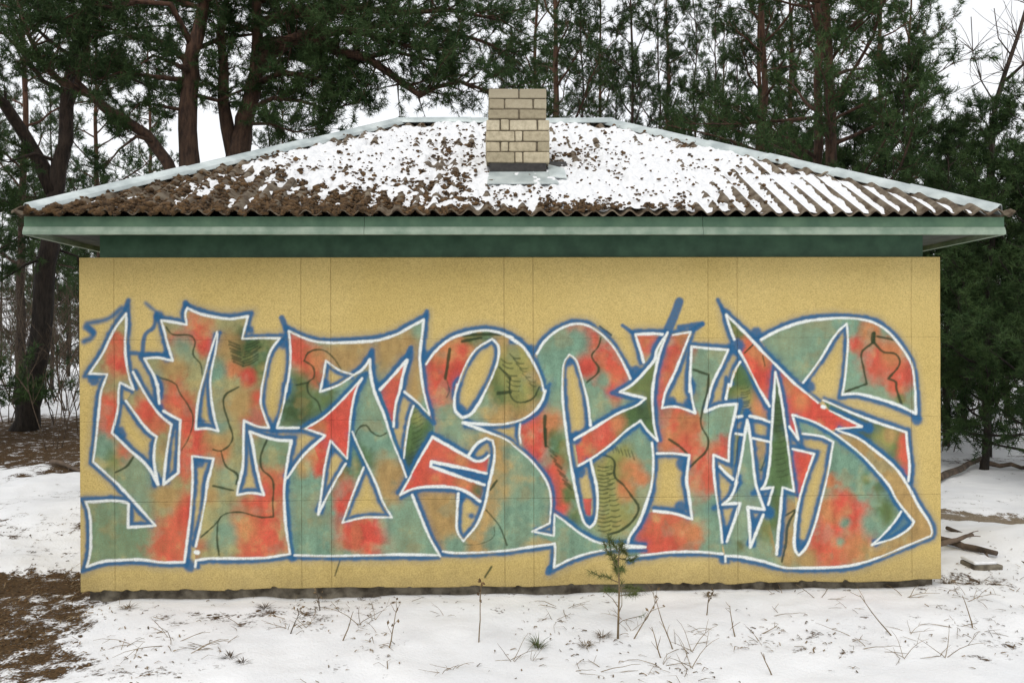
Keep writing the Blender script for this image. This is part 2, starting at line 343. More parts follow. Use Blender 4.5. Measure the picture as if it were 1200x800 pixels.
def dist_field(p, reach):
    D = np.full((CH, CW), 1e3)
    for a, b in zip(p[:-1], p[1:]):
        sl = window(min(a[0], b[0]), min(a[1], b[1]), max(a[0], b[0]), max(a[1], b[1]), reach)
        ab = b-a; q = max(ab@ab, 1e-9); t = np.clip(((PX[sl]-a[0])*ab[0]+(PY[sl]-a[1])*ab[1])/q, 0, 1)
        D[sl] = np.minimum(D[sl], np.hypot(PX[sl]-a[0]-t*ab[0], PY[sl]-a[1]-t*ab[1]))
    return D
def stroke(p, col, hw, feather, op=1.0, wob=0.35):
    r = hw+feather+2; D = dist_field(p, r)
    sl = window(p[:,0].min(), p[:,1].min(), p[:,0].max(), p[:,1].max(), r)
    d = D[sl]+NZ2[sl]*wob*2+NZ3[sl]*wob*3
    blend(sl, col, op*(1-sstep(d, hw-feather*0.5, hw+feather)))
def offset_path(p, side, off):
    d = np.diff(p, axis=0); ln = np.maximum(np.hypot(d[:,0], d[:,1]), 1e-6); d = d/ln[:,None]; nrm = np.stack([-d[:,1], d[:,0]], 1)*side
    out = []
    for i in range(len(p)):
        if i == 0: out.append(p[0]+nrm[0]*off)
        elif i == len(p)-1: out.append(p[-1]+nrm[-1]*off)
        else:
            b = nrm[i-1]+nrm[i]; l = np.hypot(*b)
            if l < 0.25: out += [p[i]+nrm[i-1]*off, p[i]+d[i-1]*off*2.2, p[i]+nrm[i]*off]
            else: out.append(p[i]+b/l*min(off/(l/2), off*3.2))
    return np.array(out)
def inside(p, sl):
    x, y = PX[sl], PY[sl]; c = np.zeros(x.shape, bool); q = np.roll(p, 1, 0)
    for (x1, y1), (x2, y2) in zip(p, q):
        if y1 == y2: continue
        c ^= ((y1 > y) != (y2 > y)) & (x < (x2-x1)*(y-y1)/(y2-y1)+x1)
    return c
C = {k: np.array(lin(v)) for k, v in dict(T=(112,144,122), R=(198,76,60), O=(164,134,84), D=(58,80,42), G=(134,136,76), A=(190,116,74), M=(146,142,98), V=(78,104,58), B=(28,90,134), W=(228,232,228), S=(94,130,104), K=(40,54,24)).items()}
def fill(poly, base, blobs=''):
    p = smooth_path(np.vstack([P(poly), P(poly)[:1]])); sl = window(p[:,0].min(), p[:,1].min(), p[:,0].max(), p[:,1].max(), 2)
    ins = inside(p, sl).astype(float)
    col = np.zeros(ins.shape+(3,))+C[base]
    ox = oy = 0
    for t in blobs.split():
        if len(t) == 2 and t[0] in TX: ox, oy = TX[t[0]], TY[t[1]]; continue
        k, u, v, r = t.split(','); cx, cy, r = ox+float(u)*0.15, oy+float(v)*0.15, float(r)
        d = np.hypot((PX[sl]-cx)*1.05, (PY[sl]-cy)*0.9)/(r*1.38)+NZ1[sl]*0.95+NZ2[sl]*0.35
        a = (1-sstep(d, 0.25, 1.40))*0.97
        col = col*(1-a[...,None])+C[k]*a[...,None]
    # thin coats: yellow plaster and tone variation shows through
    if base in 'TMOS':
        for key, nzz in (('O', NZO), ('T', NZM)):
            a = sstep(nzz[sl], 0.56, 0.72)[..., None]*0.28; col = col*(1-a)+C[key]*a
    v_ = 1+NZ1[sl]*0.40+NZ2[sl]*0.35+NZV[sl]*0.42; col = np.clip(col*v_[...,None], 0, 1)
    a = ins*(0.93+NZ3[sl]*0.35-np.maximum(NZ1[sl]-0.12, 0)*1.1); a = np.clip(a, 0, 1)
    a0 = alpha[sl]; an = a+a0*(1-a); w_ = np.where(an > 1e-6, a/np.maximum(an, 1e-6), 0)
    canvas[sl] = canvas[sl]*(1-w_[...,None])+col*w_[...,None]; alpha[sl] = an
def hole(poly, col=None, op=1.0):
    p = smooth_path(np.vstack([P(poly), P(poly)[:1]])); sl = window(p[:,0].min(), p[:,1].min(), p[:,0].max(), p[:,1].max(), 2); ins = inside(p, sl)
    if col is None: alpha[sl] = np.where(ins, 0, alpha[sl])
    else: blend(sl, C[col], ins*op)

p1 = 'a1 445,775 410,680 385,550 378,400 388,260 385,185 300,300 200,500 100,650 240,655 190,800 a2 175,200 155,400 130,605 330,790 a3 400,130 500,240 615,370 400,385 405,200 390,190 70,185 95,250 110,450 100,620 80,690 200,650 330,640 500,635 650,655 840,655 870,430 890,250 905,0 a2 900,560 1070,580 1040,700 a3 1030,0 1000,200 960,400 930,530'
p4 = 'a2 645,150 630,0 a1 640,790 610,680 560,590 530,535 620,525 750,550 710,420 680,300 660,235 760,250 860,270 850,180 865,140 950,180 1050,205 1190,225 b1 130,225 270,205 245,300 225,380 380,375 520,375 450,470 400,650 375,800 b2 370,150 400,250 435,340 350,330 240,285 235,450 230,650 195,800 b3 185,130 300,115 395,130 370,50 b2 340,650 300,430 285,370 400,410 500,435 610,440 580,600 555,800 b3 555,200 570,400 600,590 400,620 200,625 0,625 a3 1050,625 930,640 925,690'
def rev(s):
    out = []; cur = None; it = []
    for t in s.split():
        if t[0] in TX and len(t) == 2: cur = t
        else: it.append((cur, t))
    return ' '.join(a+' '+b for a, b in it[::-1])
# letter fills
fill(p1+' '+rev(p4)+' a2 640,230 560,120 490,0 a1 440,640', 'M', 'a1 R,330,560,15 R,320,400,8 R,950,290,17 R,1000,420,10 R,780,380,8 T,820,480,12 O,750,600,14 a2 R,250,200,15 R,230,350,11 R,370,560,11 R,560,230,17 R,620,300,9 R,780,150,17 R,860,350,17 R,960,430,20 R,880,600,15 T,200,500,14 V,290,620,10 T,480,700,20 O,680,500,8 T,1150,150,14 O,1100,400,12 a3 S,250,400,46 S,500,500,20 T,500,150,15 R,780,450,23 R,850,250,15 R,700,600,16 O,700,150,14 O,1050,150,10 T,1150,450,14 b1 V,300,480,20 D,220,430,12 V,330,620,11 A,150,620,9 R,280,680,9 O,100,420,12 T,20,650,11 b2 R,320,260,14 R,340,100,7 O,180,150,14 T,60,300,10 A,50,580,10 S,450,550,18 S,520,480,14 R,430,760,13 R,520,760,10 T,120,750,12 b3 R,400,250,23 R,350,450,21 R,450,500,18 A,250,400,15 T,100,450,12 R,300,580,13')
fill('b2 500,330 540,200 575,0 b1 570,790 600,600 600,400 590,320 700,370 800,400 900,410 1000,410 1190,400 c1 150,390 300,345 400,290 510,230 500,330 480,520 490,650 510,790 c2 555,240 600,350 580,410 c3 325,130 420,130 480,280 560,470 640,610 300,595 0,605 b3 900,605 600,590 570,400 555,200 b2 555,800 580,730 700,560 875,400 720,345 670,340', 'T', 'b1 R,680,480,17 R,720,600,11 A,850,550,14 O,1000,480,18 O,1100,560,14 V,650,740,14 R,820,720,8 c1 O,150,480,30 O,350,440,20 O,430,600,18 O,400,750,12 T,470,310,7 T,50,720,10 c2 T,100,150,25 T,100,400,25 O,250,700,16 O,420,60,12 b2 D,690,230,22 V,850,130,16 V,900,300,8 V,1120,620,14 A,800,560,14 R,830,650,8 O,700,650,8 D,1010,680,10 b3 R,1050,100,12 R,1000,220,8 R,1080,400,17 R,1150,450,13 O,820,300,8 T,700,400,25 c3 R,100,450,19 R,50,350,11 R,100,560,12 T,330,350,18 O,250,100,14')
fill('b2 875,400 720,345 860,260 1000,130 1060,67 b1 1160,690 b2 1080,200 1060,400 1045,580 915,440 890,550 830,600 790,500', 'R', 'b2 A,830,350,7')
fill('c1 170,775 250,690 380,545 350,650 320,800 c2 280,250 275,330 200,130', 'R', 'c1 A,300,650,5')
fill('c2 430,170 400,270 375,420 355,575 375,725 580,400 555,240 460,150', 'V', 'c2 G,470,260,8 D,440,560,9')
fill('c1 530,575 600,480 720,380 850,335 980,315 1100,330 1200,375 d1 60,375 150,440 230,560 290,690 315,790 d2 325,50 300,130 230,220 130,280 0,310 c2 1050,315 950,310 815,300 1000,370 1190,455 d2 70,470 200,580 300,700 350,790 d3 370,150 365,340 230,415 400,450 400,510 150,545 0,575 c3 900,580 660,570 640,610 560,470 420,130 325,130 c2 580,410 600,350 555,240 c1 510,790 495,600', 'O', 'c1 R,620,600,19 R,600,750,13 R,740,650,15 R,800,480,10 V,880,350,7 V,1000,350,6 A,660,450,12 V,1120,620,10 c2 R,620,150,15 R,560,60,11 T,750,350,23 T,900,300,14 T,980,130,14 T,700,260,10 V,1100,50,14 d1 G,60,600,17 G,150,500,11 V,280,780,8 d2 G,120,60,12 T,150,550,17 T,250,680,14 d3 T,200,200,30 T,100,450,28 c3 T,750,530,11 T,1130,450,15')
hole('c1 1045,380 1090,430 1095,520 1060,640 990,790 c2 940,150 870,240 810,260 760,210 750,130 770,0 c1 760,790 830,600 920,460')
hole('c2 865,550 920,470 1000,420 1050,440 1065,520 1050,650 1020,780 c3 990,200 920,370 820,490 775,420 770,280 780,120')
fill('c3 325,130 400,0 c2 440,650 580,410 700,480 870,575 920,600 980,590 1020,555 1000,695 985,785 c3 950,180 860,115 780,80 600,65 420,85', 'R', 'c3 D,940,100,9 A,820,30,8 c2 A,800,590,7')
hole('c2 1000,695 800,650 570,605 565,640 700,690 850,740 985,785', 'B', 0.85)
fill('d1 260,495 320,400 420,315 520,270 620,265 720,310 840,420 930,560 990,690 d2 910,60 1110,110 1150,300 1160,455 1170,600 1155,790 d3 1120,180 1060,340 980,470 975,525 850,520 720,495 600,430 470,330 398,280 370,150 d2 350,790 300,700 200,580 135,460 130,310 230,220 300,130 325,50 d1 290,690', 'T', 'd1 R,550,300,8 R,640,310,9 R,700,400,8 R,640,580,12 R,800,560,17 R,900,620,17 R,880,760,12 T,560,400,14 T,780,700,7 d2 R,230,280,17 R,200,400,15 R,260,520,13 A,400,300,12 V,430,450,11 V,430,600,11 R,380,680,12 R,420,780,9 G,800,650,22 G,900,550,14 A,1000,680,11 A,1080,740,8 T,1120,500,10 d3 R,430,100,12 R,450,230,10 V,520,120,9 V,560,300,9 G,820,200,25 G,850,350,18 A,950,100,9')
hole('d2 680,320 660,150 d1 640,790 600,640 560,535 515,500 475,560 460,700 d2 465,150 500,450 530,650 d3 560,80 600,260 640,360 675,385 710,350 735,200 725,50 d2 700,680 680,590 690,450')
fill('d3 620,160 690,160 680,300 640,280', 'R')
fill('d3 398,280 470,330 600,430 720,495 850,520 1110,535 920,545 780,560 550,620 395,695 405,560 400,510 230,415 400,450', 'T')
fill('d1 1095,560 1060,440 1030,345 e1 110,345 190,350 330,325 280,450 200,650 130,800 e2 105,185 200,175 300,200 365,225 340,120 e1 320,790 335,440 480,455 620,465 580,560 510,700 480,790 e2 440,215 550,170 690,155 670,250 635,400 625,600 505,550 510,700 520,800 e3 530,150 560,350 580,590 200,575 0,595 d3 970,632 975,500 1060,340 e3 40,255 200,275 340,320 310,100 e2 300,790 305,650 320,555 200,540 65,540 70,440 45,330 30,150 e1 30,800 90,480 150,330', 'T', 'd1 R,1120,430,16 e1 R,0,430,14 R,200,450,15 A,250,360,8 R,120,650,15 e2 R,90,80,11 R,180,270,20 R,250,400,19 A,330,330,14 A,130,420,11 R,350,500,13 R,420,640,18 R,560,520,12 R,380,760,13 e3 R,100,400,25 R,250,450,17 R,0,300,13 A,350,420,12 R,60,540,14 d3 R,1150,420,16')
fill('d2 555,430 700,345 900,225 1050,160 1110,110 910,60 d1 1000,740 1100,640 e1 60,480 150,330 90,480 50,650 30,800 e2 30,150 45,330 70,440 0,370 d2 1070,285 960,360 850,460 700,570 585,635', 'V', 'd2 R,620,530,17 R,750,430,18 R,820,330,9 A,890,310,8 D,1110,200,12')
fill('e3 575,500 610,495 670,330 715,195 575,205 640,150 690,30 e2 720,600 770,280 820,650 e3 860,120 905,245 775,225 790,400 795,540 895,285 935,205 975,70 880,85 e2 940,650 975,150 e1 990,640 e2 1070,350 e3 1135,100 1150,300 f3 10,400 15,570 40,600 90,550 160,380 230,120 f2 280,630 310,450 230,410 70,385 e2 1125,240 f2 150,290 280,360 420,460 560,580 660,690 f3 800,160 900,290 940,340 920,375 800,460 610,520 600,640 300,695 0,700 e3 1080,700 900,650 700,610 600,605', 'T', 'e3 V,930,400,13 D,720,530,5 O,1080,450,15 O,1090,250,12 O,1080,600,12 f3 R,350,450,31 R,280,560,19 R,480,320,15 A,300,250,15 A,500,550,18 R,390,200,12 T,360,500,5 T,400,350,6 V,720,260,11 V,680,50,6 T,600,350,10 O,600,600,10 O,100,650,10 f2 A,280,760,6 V,560,740,6')
fill('e3 880,85 e2 905,790 940,650 960,400 975,150 e1 990,640 1020,760 e2 1070,350 1110,650 e3 1135,100 1045,70 1030,250 1010,450 1000,590 940,300 935,205 975,70', 'V', 'e2 D,1000,200,11 D,1020,350,11 V,1000,600,16 e3 T,960,500,10')
fill('f2 345,360 500,420 650,530 790,650 890,790 f3 960,190 1080,420 1070,450 850,540 600,640 610,520 800,460 920,375 940,340 900,290 800,160 f2 660,690 560,580 420,460 280,360', 'O')
hole('f3 610,520 800,460 920,375 940,340 840,260 780,350 700,440', 'B', 0.55)
fill('e1 670,385 605,190 760,340 880,470 1000,590 1100,690 f2 30,15 190,145 280,205 530,330 330,350 280,360 150,290 e2 1125,240 1170,430 1100,330 e1 1020,760 990,640 e2 945,170 e1 870,780 780,600 710,475', 'R', 'e1 V,700,320,11 V,660,260,8 A,900,520,9 A,1080,760,9 A,820,480,6 f2 A,60,120,9')
fill('e2 945,170 945,295 790,250 695,255 690,155 605,115 e1 640,750 715,560 780,640 870,780', 'V', 'e2 A,870,180,13 G,740,120,9')
fill('e2 680,385 735,395 700,560 680,640 655,700 640,600 650,480', 'G'); fill('e2 815,420 945,450 930,650 900,790 845,790', 'O', 'e2 G,900,650,7')
fill('e2 1125,505 f2 160,545 110,680 f3 40,180 e3 1140,90 e2 1120,650', 'R')
fill('f2 230,125 400,200 600,280 880,375 890,500 905,650 895,755 790,650 650,530 500,420 345,360 530,330 280,205', 'V', 'f2 D,420,250,9 D,560,370,9 G,700,440,10 O,760,400,7 R,870,450,8 R,870,560,9 R,890,680,8')
fill('e1 880,385 1000,320 f1 0,265 150,235 300,220 450,220 600,245 720,310 830,430 920,580 945,750 f2 955,230 820,165 650,110 500,75 380,80 f1 410,600 425,400 415,260 340,330 200,550 75,720 e1 1000,590', 'T', 'f1 R,650,530,18 R,850,650,15 R,480,420,8 A,600,320,10 A,780,480,12 R,800,760,9 f2 V,830,120,5')
# yellow plaster left open inside letters
for h in ('a2 635,780 560,650 400,500 275,380 320,200 335,0 a1 340,720 445,775 a2 385,130 570,370 625,410 610,480 605,600', 'a2 680,210 810,280 795,690 680,780 690,650 715,450 740,315',
          'a1 1095,325 1040,500 1000,650 960,800 a2 940,200 930,350 1020,345 1105,365 1070,230 1045,0 a1 1050,650 1090,450', 'b1 1095,660 980,620 880,550 850,720 835,790 980,740',
          'b2 915,440 890,550 870,650 b3 840,150 820,280 960,10 b2 1035,620', 'b2 1175,650 b3 1080,150 1010,345 c3 120,305 262,305 190,180 110,0 c2 40,650', 'c2 360,60 430,140 400,270 355,575 275,330 300,120',
          'f2 0,510 160,545 110,680 f3 40,180 10,400 15,570 40,600 90,550 160,380 230,120 f2 280,630 310,450 230,410 70,385', 'e3 530,150 590,500 670,330 715,195 575,205', 'e3 775,225 795,540 895,285'): hole(h)
# dark green vines and fern marks
for s, wd in (('a1 700,290 740,340 900,360 925,400 910,500 970,580 980,660', 1.0), ('a1 620,670 780,740 800,790 a2 880,180 910,260 870,430 820,510', .8), ('a2 440,570 390,640 300,690', 1.0), ('b2 200,20 90,90 80,150 120,300 150,430 60,520 0,510', 1.0), ('b2 60,520 100,640 190,710 180,780', 1.1), ('b3 0,60 160,95', 1.0),
              ('b2 420,430 370,570 380,660 460,740 b3 465,200 470,300 380,305 200,265 60,300 30,450 45,600', 1.0), ('b3 60,300 a3 1080,360 970,460', 1.1), ('b1 1000,620 940,530 850,465 740,490 710,550 780,600 785,680 740,720 740,790 b2 760,90 810,130 845,220', 1.0), ('b1 740,720 650,740', 1.0),
              ('b2 1090,440 1150,330 c2 60,320 100,370 170,405 220,380', 1.1), ('c1 715,460 680,690', 2.2), ('c1 690,700 710,790 c2 690,100', .8), ('c1 1100,600 1190,690 d1 50,680 d2 60,100 110,140 230,110 280,20', 1.2), ('d1 760,370 740,440 690,510 745,620 650,720', 1.5), ('d1 750,280 840,350', 1.8),
              ('d2 325,250 320,350 330,480', 2.0), ('d2 325,350 330,480', 2.8), ('d2 750,540 860,590 870,720 940,790 d3 1000,140 1055,230 1010,330 910,410 820,440', 1.3), ('e1 350,620 470,660 460,790 e2 420,200 410,320 465,430 450,520 380,590 330,640', 1.5), ('e1 750,490 830,410', .8), ('e1 890,510 910,590', .8),
              ('e2 710,410 690,560 680,640', 1.3), ('e2 915,570 880,670 850,660', 1.0), ('e3 1150,250 1090,360 1070,520 1040,650', 1.3), ('e3 1070,290 1140,250', 1.0), ('f1 630,330 620,400 530,490 545,600 570,730 410,790', 1.4), ('f1 620,400 700,480 800,500 830,560 740,690 800,720 f2 800,20 840,150', 1.5), ('f1 650,360 800,390', 1.3),
              ('f1 625,340 620,400', 3.2), ('c3 1080,20 1030,90', 1.2), ('c3 1000,250 1100,370 1160,520', 1.0), ('c3 820,520 960,510 1060,450 1060,380', .6), ('e2 160,430 260,500 300,540', 1.6), ('c3 1040,690 990,770', 1.0), ('b3 990,640 950,760', .6), ('c1 820,350 1110,340', 2.4), ('c1 810,400 960,370', 2.0), ('c2 1190,60 1090,70', 2.2)):
    stroke(smooth_path(P(s), 75), C['K'], wd*0.8, 0.9, 0.9, 0.5)
def hatch(a, b, n, dx, dy, wd=0.55, bow=0.0, op=0.7):
    a = P(a)[0]; b = P(b)[0]
    for k in range(n):
        q = a+(b-a)*k/(n-1)+rng.normal(0, .5, 2); r_ = rng.uniform(.75, 1.2)
        stroke(smooth_path(np.array([q, q+np.array([dx*.5, dy*.5+bow])*r_, q+np.array([dx, dy])*r_]), 170), C['K'], wd, .8, op, .3)
hatch('d2 740,640', 'd3 745,400', 17, 14, -1, .6, 1.6); hatch('d2 800,650', 'd3 860,420', 13, 9, -1, .5, 1); hatch('d2 840,470', 'd2 1000,520', 7, 3, 9, .5)
hatch('b1 260,430', 'b1 230,600', 8, 19, -9, 1.0, 1.5); hatch('b1 120,400', 'b1 160,560', 7, 12, 5, 1.3); hatch('c1 1120,540', 'd1 30,750', 6, 15, 6, .6, 2.5); hatch('d1 50,500', 'd1 200,720', 7, 11, 5, .5, 2.5); hatch('d2 340,480', 'd2 480,780', 9, 8, 7, .8); hatch('e2 720,40', 'e2 740,220', 9, 9, -2, .5, 1); hatch('e2 985,150', 'e2 1000,720', 14, 12, -3, .6, 1, .5); hatch('c2 430,230', 'c2 400,620', 11, 12, -6, .6, 1, .5)
# white outlines with a blue edge: sign = on which side of the line the blue runs
W_ = [('+', p1), ('-', p4), ('+', 'a2 635,780 560,650 400,500 275,380 320,200 335,0 a1 340,720 445,775'), ('+', 'a2 385,130 570,370 625,410 610,480 605,600 635,780'),
 ('+', 'a2 680,210 750,250 810,280 800,500 795,690 680,780 690,650 715,450 740,315 650,240 560,120 490,0 a1 440,640'), ('-', 'a1 1095,325 1040,500 1000,650 960,800 a2 940,200 930,350 1020,345 1105,365 1070,230 1045,0 a1 1050,650 1090,450 1100,340'),
 ('-', 'b2 500,330 540,200 575,0 b1 570,790 600,600 600,400 590,320 700,370 800,400 900,410 1000,410 1190,400 c1 150,390 300,345 400,290 510,230 500,330 480,520 490,650 510,790 c2 520,100 555,240 460,140 360,60'), ('+', 'b2 500,340 670,340'),
 ('-', 'b2 580,730 700,560 875,400 720,345 860,260 1000,130 1060,67 b1 1160,690 b2 1120,30 1080,200 1060,400 1045,580 915,440 890,550 870,650 b3 855,30 840,150 820,280 870,180 960,10 b2 1035,620'),
 ('-', 'b1 1095,660 980,620 880,550 850,720 835,790 980,740 1100,660 c1 30,620 90,540 95,650 125,790 c2 200,240 260,430 330,600 375,725'), ('-', 'c1 170,775 250,690 380,545 350,650 320,800 c2 300,120 280,250 275,330'), ('+', 'c2 430,170 400,270 375,420 355,575'),
 ('+', 'b2 1085,370 1150,520 c2 60,610 140,780 c3 190,180 262,305 120,305 b3 1190,305 1010,345 1080,150 1140,0 b2 1175,650'), ('+', 'b3 635,600 900,605 1190,600 c3 300,595 630,600'), ('-', 'c3 420,130 480,280 560,470 640,610'),
 ('-', 'c3 325,130 400,0 c2 440,650 580,410 700,480 870,575 920,600 980,590 1020,555'), ('+', 'c2 865,550 920,470 1000,420 1050,440 1065,520 1050,650 1020,780 c3 990,200 920,370 820,490 775,420 770,280 780,120'), ('-', 'c2 1000,695 800,650 570,605 565,640 700,690 850,740 985,785'), ('+', 'c3 325,130 420,85 600,65 780,80 860,115 950,180'),
 ('+', 'c1 1045,380 1090,430 1095,520 1060,640 990,790 c2 940,150 870,240 810,260 760,210 750,130 770,0 c1 760,790 830,600 920,460 1045,380'),
 ('-', 'c1 530,575 600,480 720,380 850,335 980,315 1100,330 1200,375 d1 60,375 150,440 230,560 290,690 315,790 d2 325,50 300,130 230,220 130,280 0,310 c2 1050,315 950,310 815,300 1000,370 1190,455 d2 70,470 200,580 300,700 350,790 d3 370,150 362,350 225,415 395,450 398,280 470,330 600,430 720,495 850,520 980,525 1110,535'),
 ('+', 'c3 660,570 720,580 900,580 1190,560 d3 150,545 400,510 405,560 395,695 550,620 780,560 920,545 1110,540'), ('-', 'd1 260,495 320,400 420,315 520,270 620,265 720,310 840,420 930,560 990,690'),
 ('-', 'd2 680,320 660,150 d1 640,790 600,640 560,535 515,500 475,560 460,700 d2 465,150 500,450 530,650 d3 560,80 600,260 640,360 675,385 710,350 735,200 725,50 d2 700,680 680,590'),
 ('-', 'd2 555,430 700,345 900,225 1050,160 1110,110 910,60 d1 1000,740 1100,640 1190,520 e1 60,480 150,330'), ('+', 'd2 585,635 700,570 850,460 960,360 1070,285 e2 0,370 70,440'), ('-', 'e1 150,330 90,480 50,650 30,800 e2 30,150 45,330 70,440'), ('-', 'd2 1160,455 1170,600 1155,790 d3 1120,180 1060,340 980,470 975,500'),
 ('-', 'd1 1095,560 1060,440 1030,345 1190,340 e1 110,345'), ('-', 'e1 190,350 330,325 280,450 200,650 130,800 e2 105,185 200,175 300,200 365,225 340,120 325,0 e1 320,790 335,440 480,455 620,465 580,560 510,700 480,790 e2 440,215 550,170 690,155 670,250 635,400 625,600 505,550 510,700 520,800 e3 530,150 560,350 575,500'),
 ('-', 'e3 610,495 670,330 715,195 620,200 575,205 640,150 690,30 e2 680,780 720,600 770,280 800,450 820,650 840,790 e3 860,120 905,245 775,225 790,400 795,540 850,400 895,285'), ('-', 'e3 935,205 975,70 880,85 e2 905,790 940,650 960,400 975,150 e1 990,640 1020,760 e2 1070,350 1110,650 e3 1135,100 1045,70 1030,250 1010,450 1000,590'),
 ('-', 'e2 605,115 625,0 e1 640,750 670,640 715,560'), ('-', 'e1 670,385 635,290 605,190 760,340 880,470 1000,590 1100,690 f2 30,15 100,70 190,145'), ('+', 'e1 710,475 780,600 870,780 e2 945,170'), ('+', 'e2 695,255 730,250'), ('+', 'e2 790,250 870,265 945,295'), ('-', 'e2 680,385 735,395'), ('-', 'e2 815,420 945,450'), ('+', 'e2 555,640 600,690 660,740'),
 ('+', 'e2 1100,330 1170,430 1150,340 1125,240 f2 150,290 280,360 420,460 560,580 660,690 745,790 f3 800,160 900,290 940,340 920,375 800,460 610,520 700,440 780,350 840,260'), ('-', 'e2 1125,505 f2 160,545 110,680 70,800 f3 40,180 10,400 15,570 40,600 90,550 160,380 230,120 260,0 f2 280,630 310,450 230,410 70,385'),
 ('-', 'e1 880,385 1000,320 1190,250 f1 150,235 300,220 450,220 600,245 720,310 830,430 920,580 945,750 f2 955,230 820,165 650,110 500,75 380,80 395,0 f1 410,600 425,400 415,260 340,330 200,550 75,720'), ('-', 'f2 230,125 400,200 600,280 880,375 890,500 905,650 895,755'), ('-', 'f2 280,205 400,265 530,330 330,350'),
 ('-', 'f2 345,360 500,420 650,530 790,650 890,790 f3 960,190 1080,420 1070,450 850,540 600,640 450,680 300,695 0,700 e3 1080,700 900,650 700,610 600,605 600,650'), ('-', 'e3 580,590 400,575 200,575 0,595 d3 1050,605 970,632'), ('+', 'e2 65,540 200,540 320,555 305,650 300,790 e3 310,100 340,320 200,275 40,255'), ('+', 'd2 130,310 125,400 135,460')]
paths = [(1 if s == '+' else -1, smooth_path(P(q))) for s, q in W_]
for sd_, q in paths: stroke(offset_path(q, sd_, 5.0), C['B'], 3.0, 7.0, 0.22, 1.6)         # overspray
for sd_, q in paths: stroke(offset_path(q, sd_, 3.4), C['B'], 2.0, 2.6, 0.93, 1.0)
for s, wd, fe in (('a1 60,400 130,350 80,260 250,220 350,140', 2.2, 4), ('a1 70,290 130,330', 3, 3), ('a1 380,150 405,80', 2.6, 2), ('a1 510,500 540,340 600,290 620,190', 2.2, 2), ('a1 430,490 700,510', 2.2, 2), ('a1 540,100 620,170', 1, 4), ('e1 150,310 200,200 240,90', 5.0, 2.0), ('e1 240,290 420,260', 2.6, 2), ('c1 375,530 410,450', 2.6, 1.6), ('c1 90,520 100,490', 2, 1.6), ('c1 520,220 535,165', 2.4, 1.6), ('d3 360,700 345,735', 3, 1.5), ('e1 590,180 540,75', 2, 2), ('e1 330,320 420,265', 2.6, 1.6), ('d1 1020,340 930,275', 2, 1.6), ('b1 570,300 535,215', 3, 2), ('a1 870,140 850,100', 3, 2)):
    stroke(smooth_path(P(s), 90), C['B'], wd, fe, 0.9, .5)
for s, r in (('e1 680,440', 8), ('f1 120,750', 8), ('d1 1040,640', 6), ('e3 930,260', 6), ('e3 575,640', 4), ('f2 960,280', 5), ('a2 335,380', 6), ('c2 795,200', 5), ('b1 290,310', 4), ('a2 970,290', 4), ('b1 545,410', 6), ('b2 470,345', 4), ('e1 840,340', 6), ('e2 770,230', 3), ('d2 560,420', 6), ('d2 600,680', 5), ('d3 670,330', 5), ('e2 180,130', 4), ('e2 310,150', 5), ('e2 270,620', 7), ('e3 250,220', 6), ('f3 50,510', 5), ('a1 130,700', 6), ('a1 640,200', 5), ('a1 700,510', 5), ('a2 640,180', 4), ('d1 510,560', 5), ('c1 510,500', 5), ('c3 800,150', 4), ('c3 880,290', 3), ('a3 880,680', 6), ('b3 610,620', 4), ('d1 210,460', 4), ('f2 580,340', 5), ('a2 960,600', 6), ('b1 880,720', 5), ('b2 930,520', 4), ('e3 830,350', 4), ('e3 600,400', 4)):
    c = P(s); stroke(np.vstack([c, c+[[0.5, 0.5]]]), C['B'], r, 3.5, 0.9, 1.6)
for _, q in paths: stroke(q, C['W'], 1.08, 1.0, 0.95, 0.6)
for s in ('f2 225,175 240,180', 'a3 930,578 945,580'): stroke(P(s), C['W'], 2.2, 1.0)
canvas = np.clip(canvas, 0, 1)
def sheet_sample(X, Z):
    d = np.stack([X, 0*X, Z], -1)-CAM; z = d@FW; sx = 600+FPX*(d@RT)/z; sy = 400-FPX*(d@UP)/z
    u = np.clip((sx-X0)*SC, 0, CW-1.001); v = np.clip((sy-Y0)*SC, 0, CH-1.001); i = u.astype(int); j = v.astype(int); fu = (u-i)[..., None]; fv = (v-j)[..., None]
    A = np.concatenate([canvas, alpha[..., None]], -1)
    return (A[j, i]*(1-fu)+A[j, i+1]*fu)*(1-fv)+(A[j+1, i]*(1-fu)+A[j+1, i+1]*fu)*fv

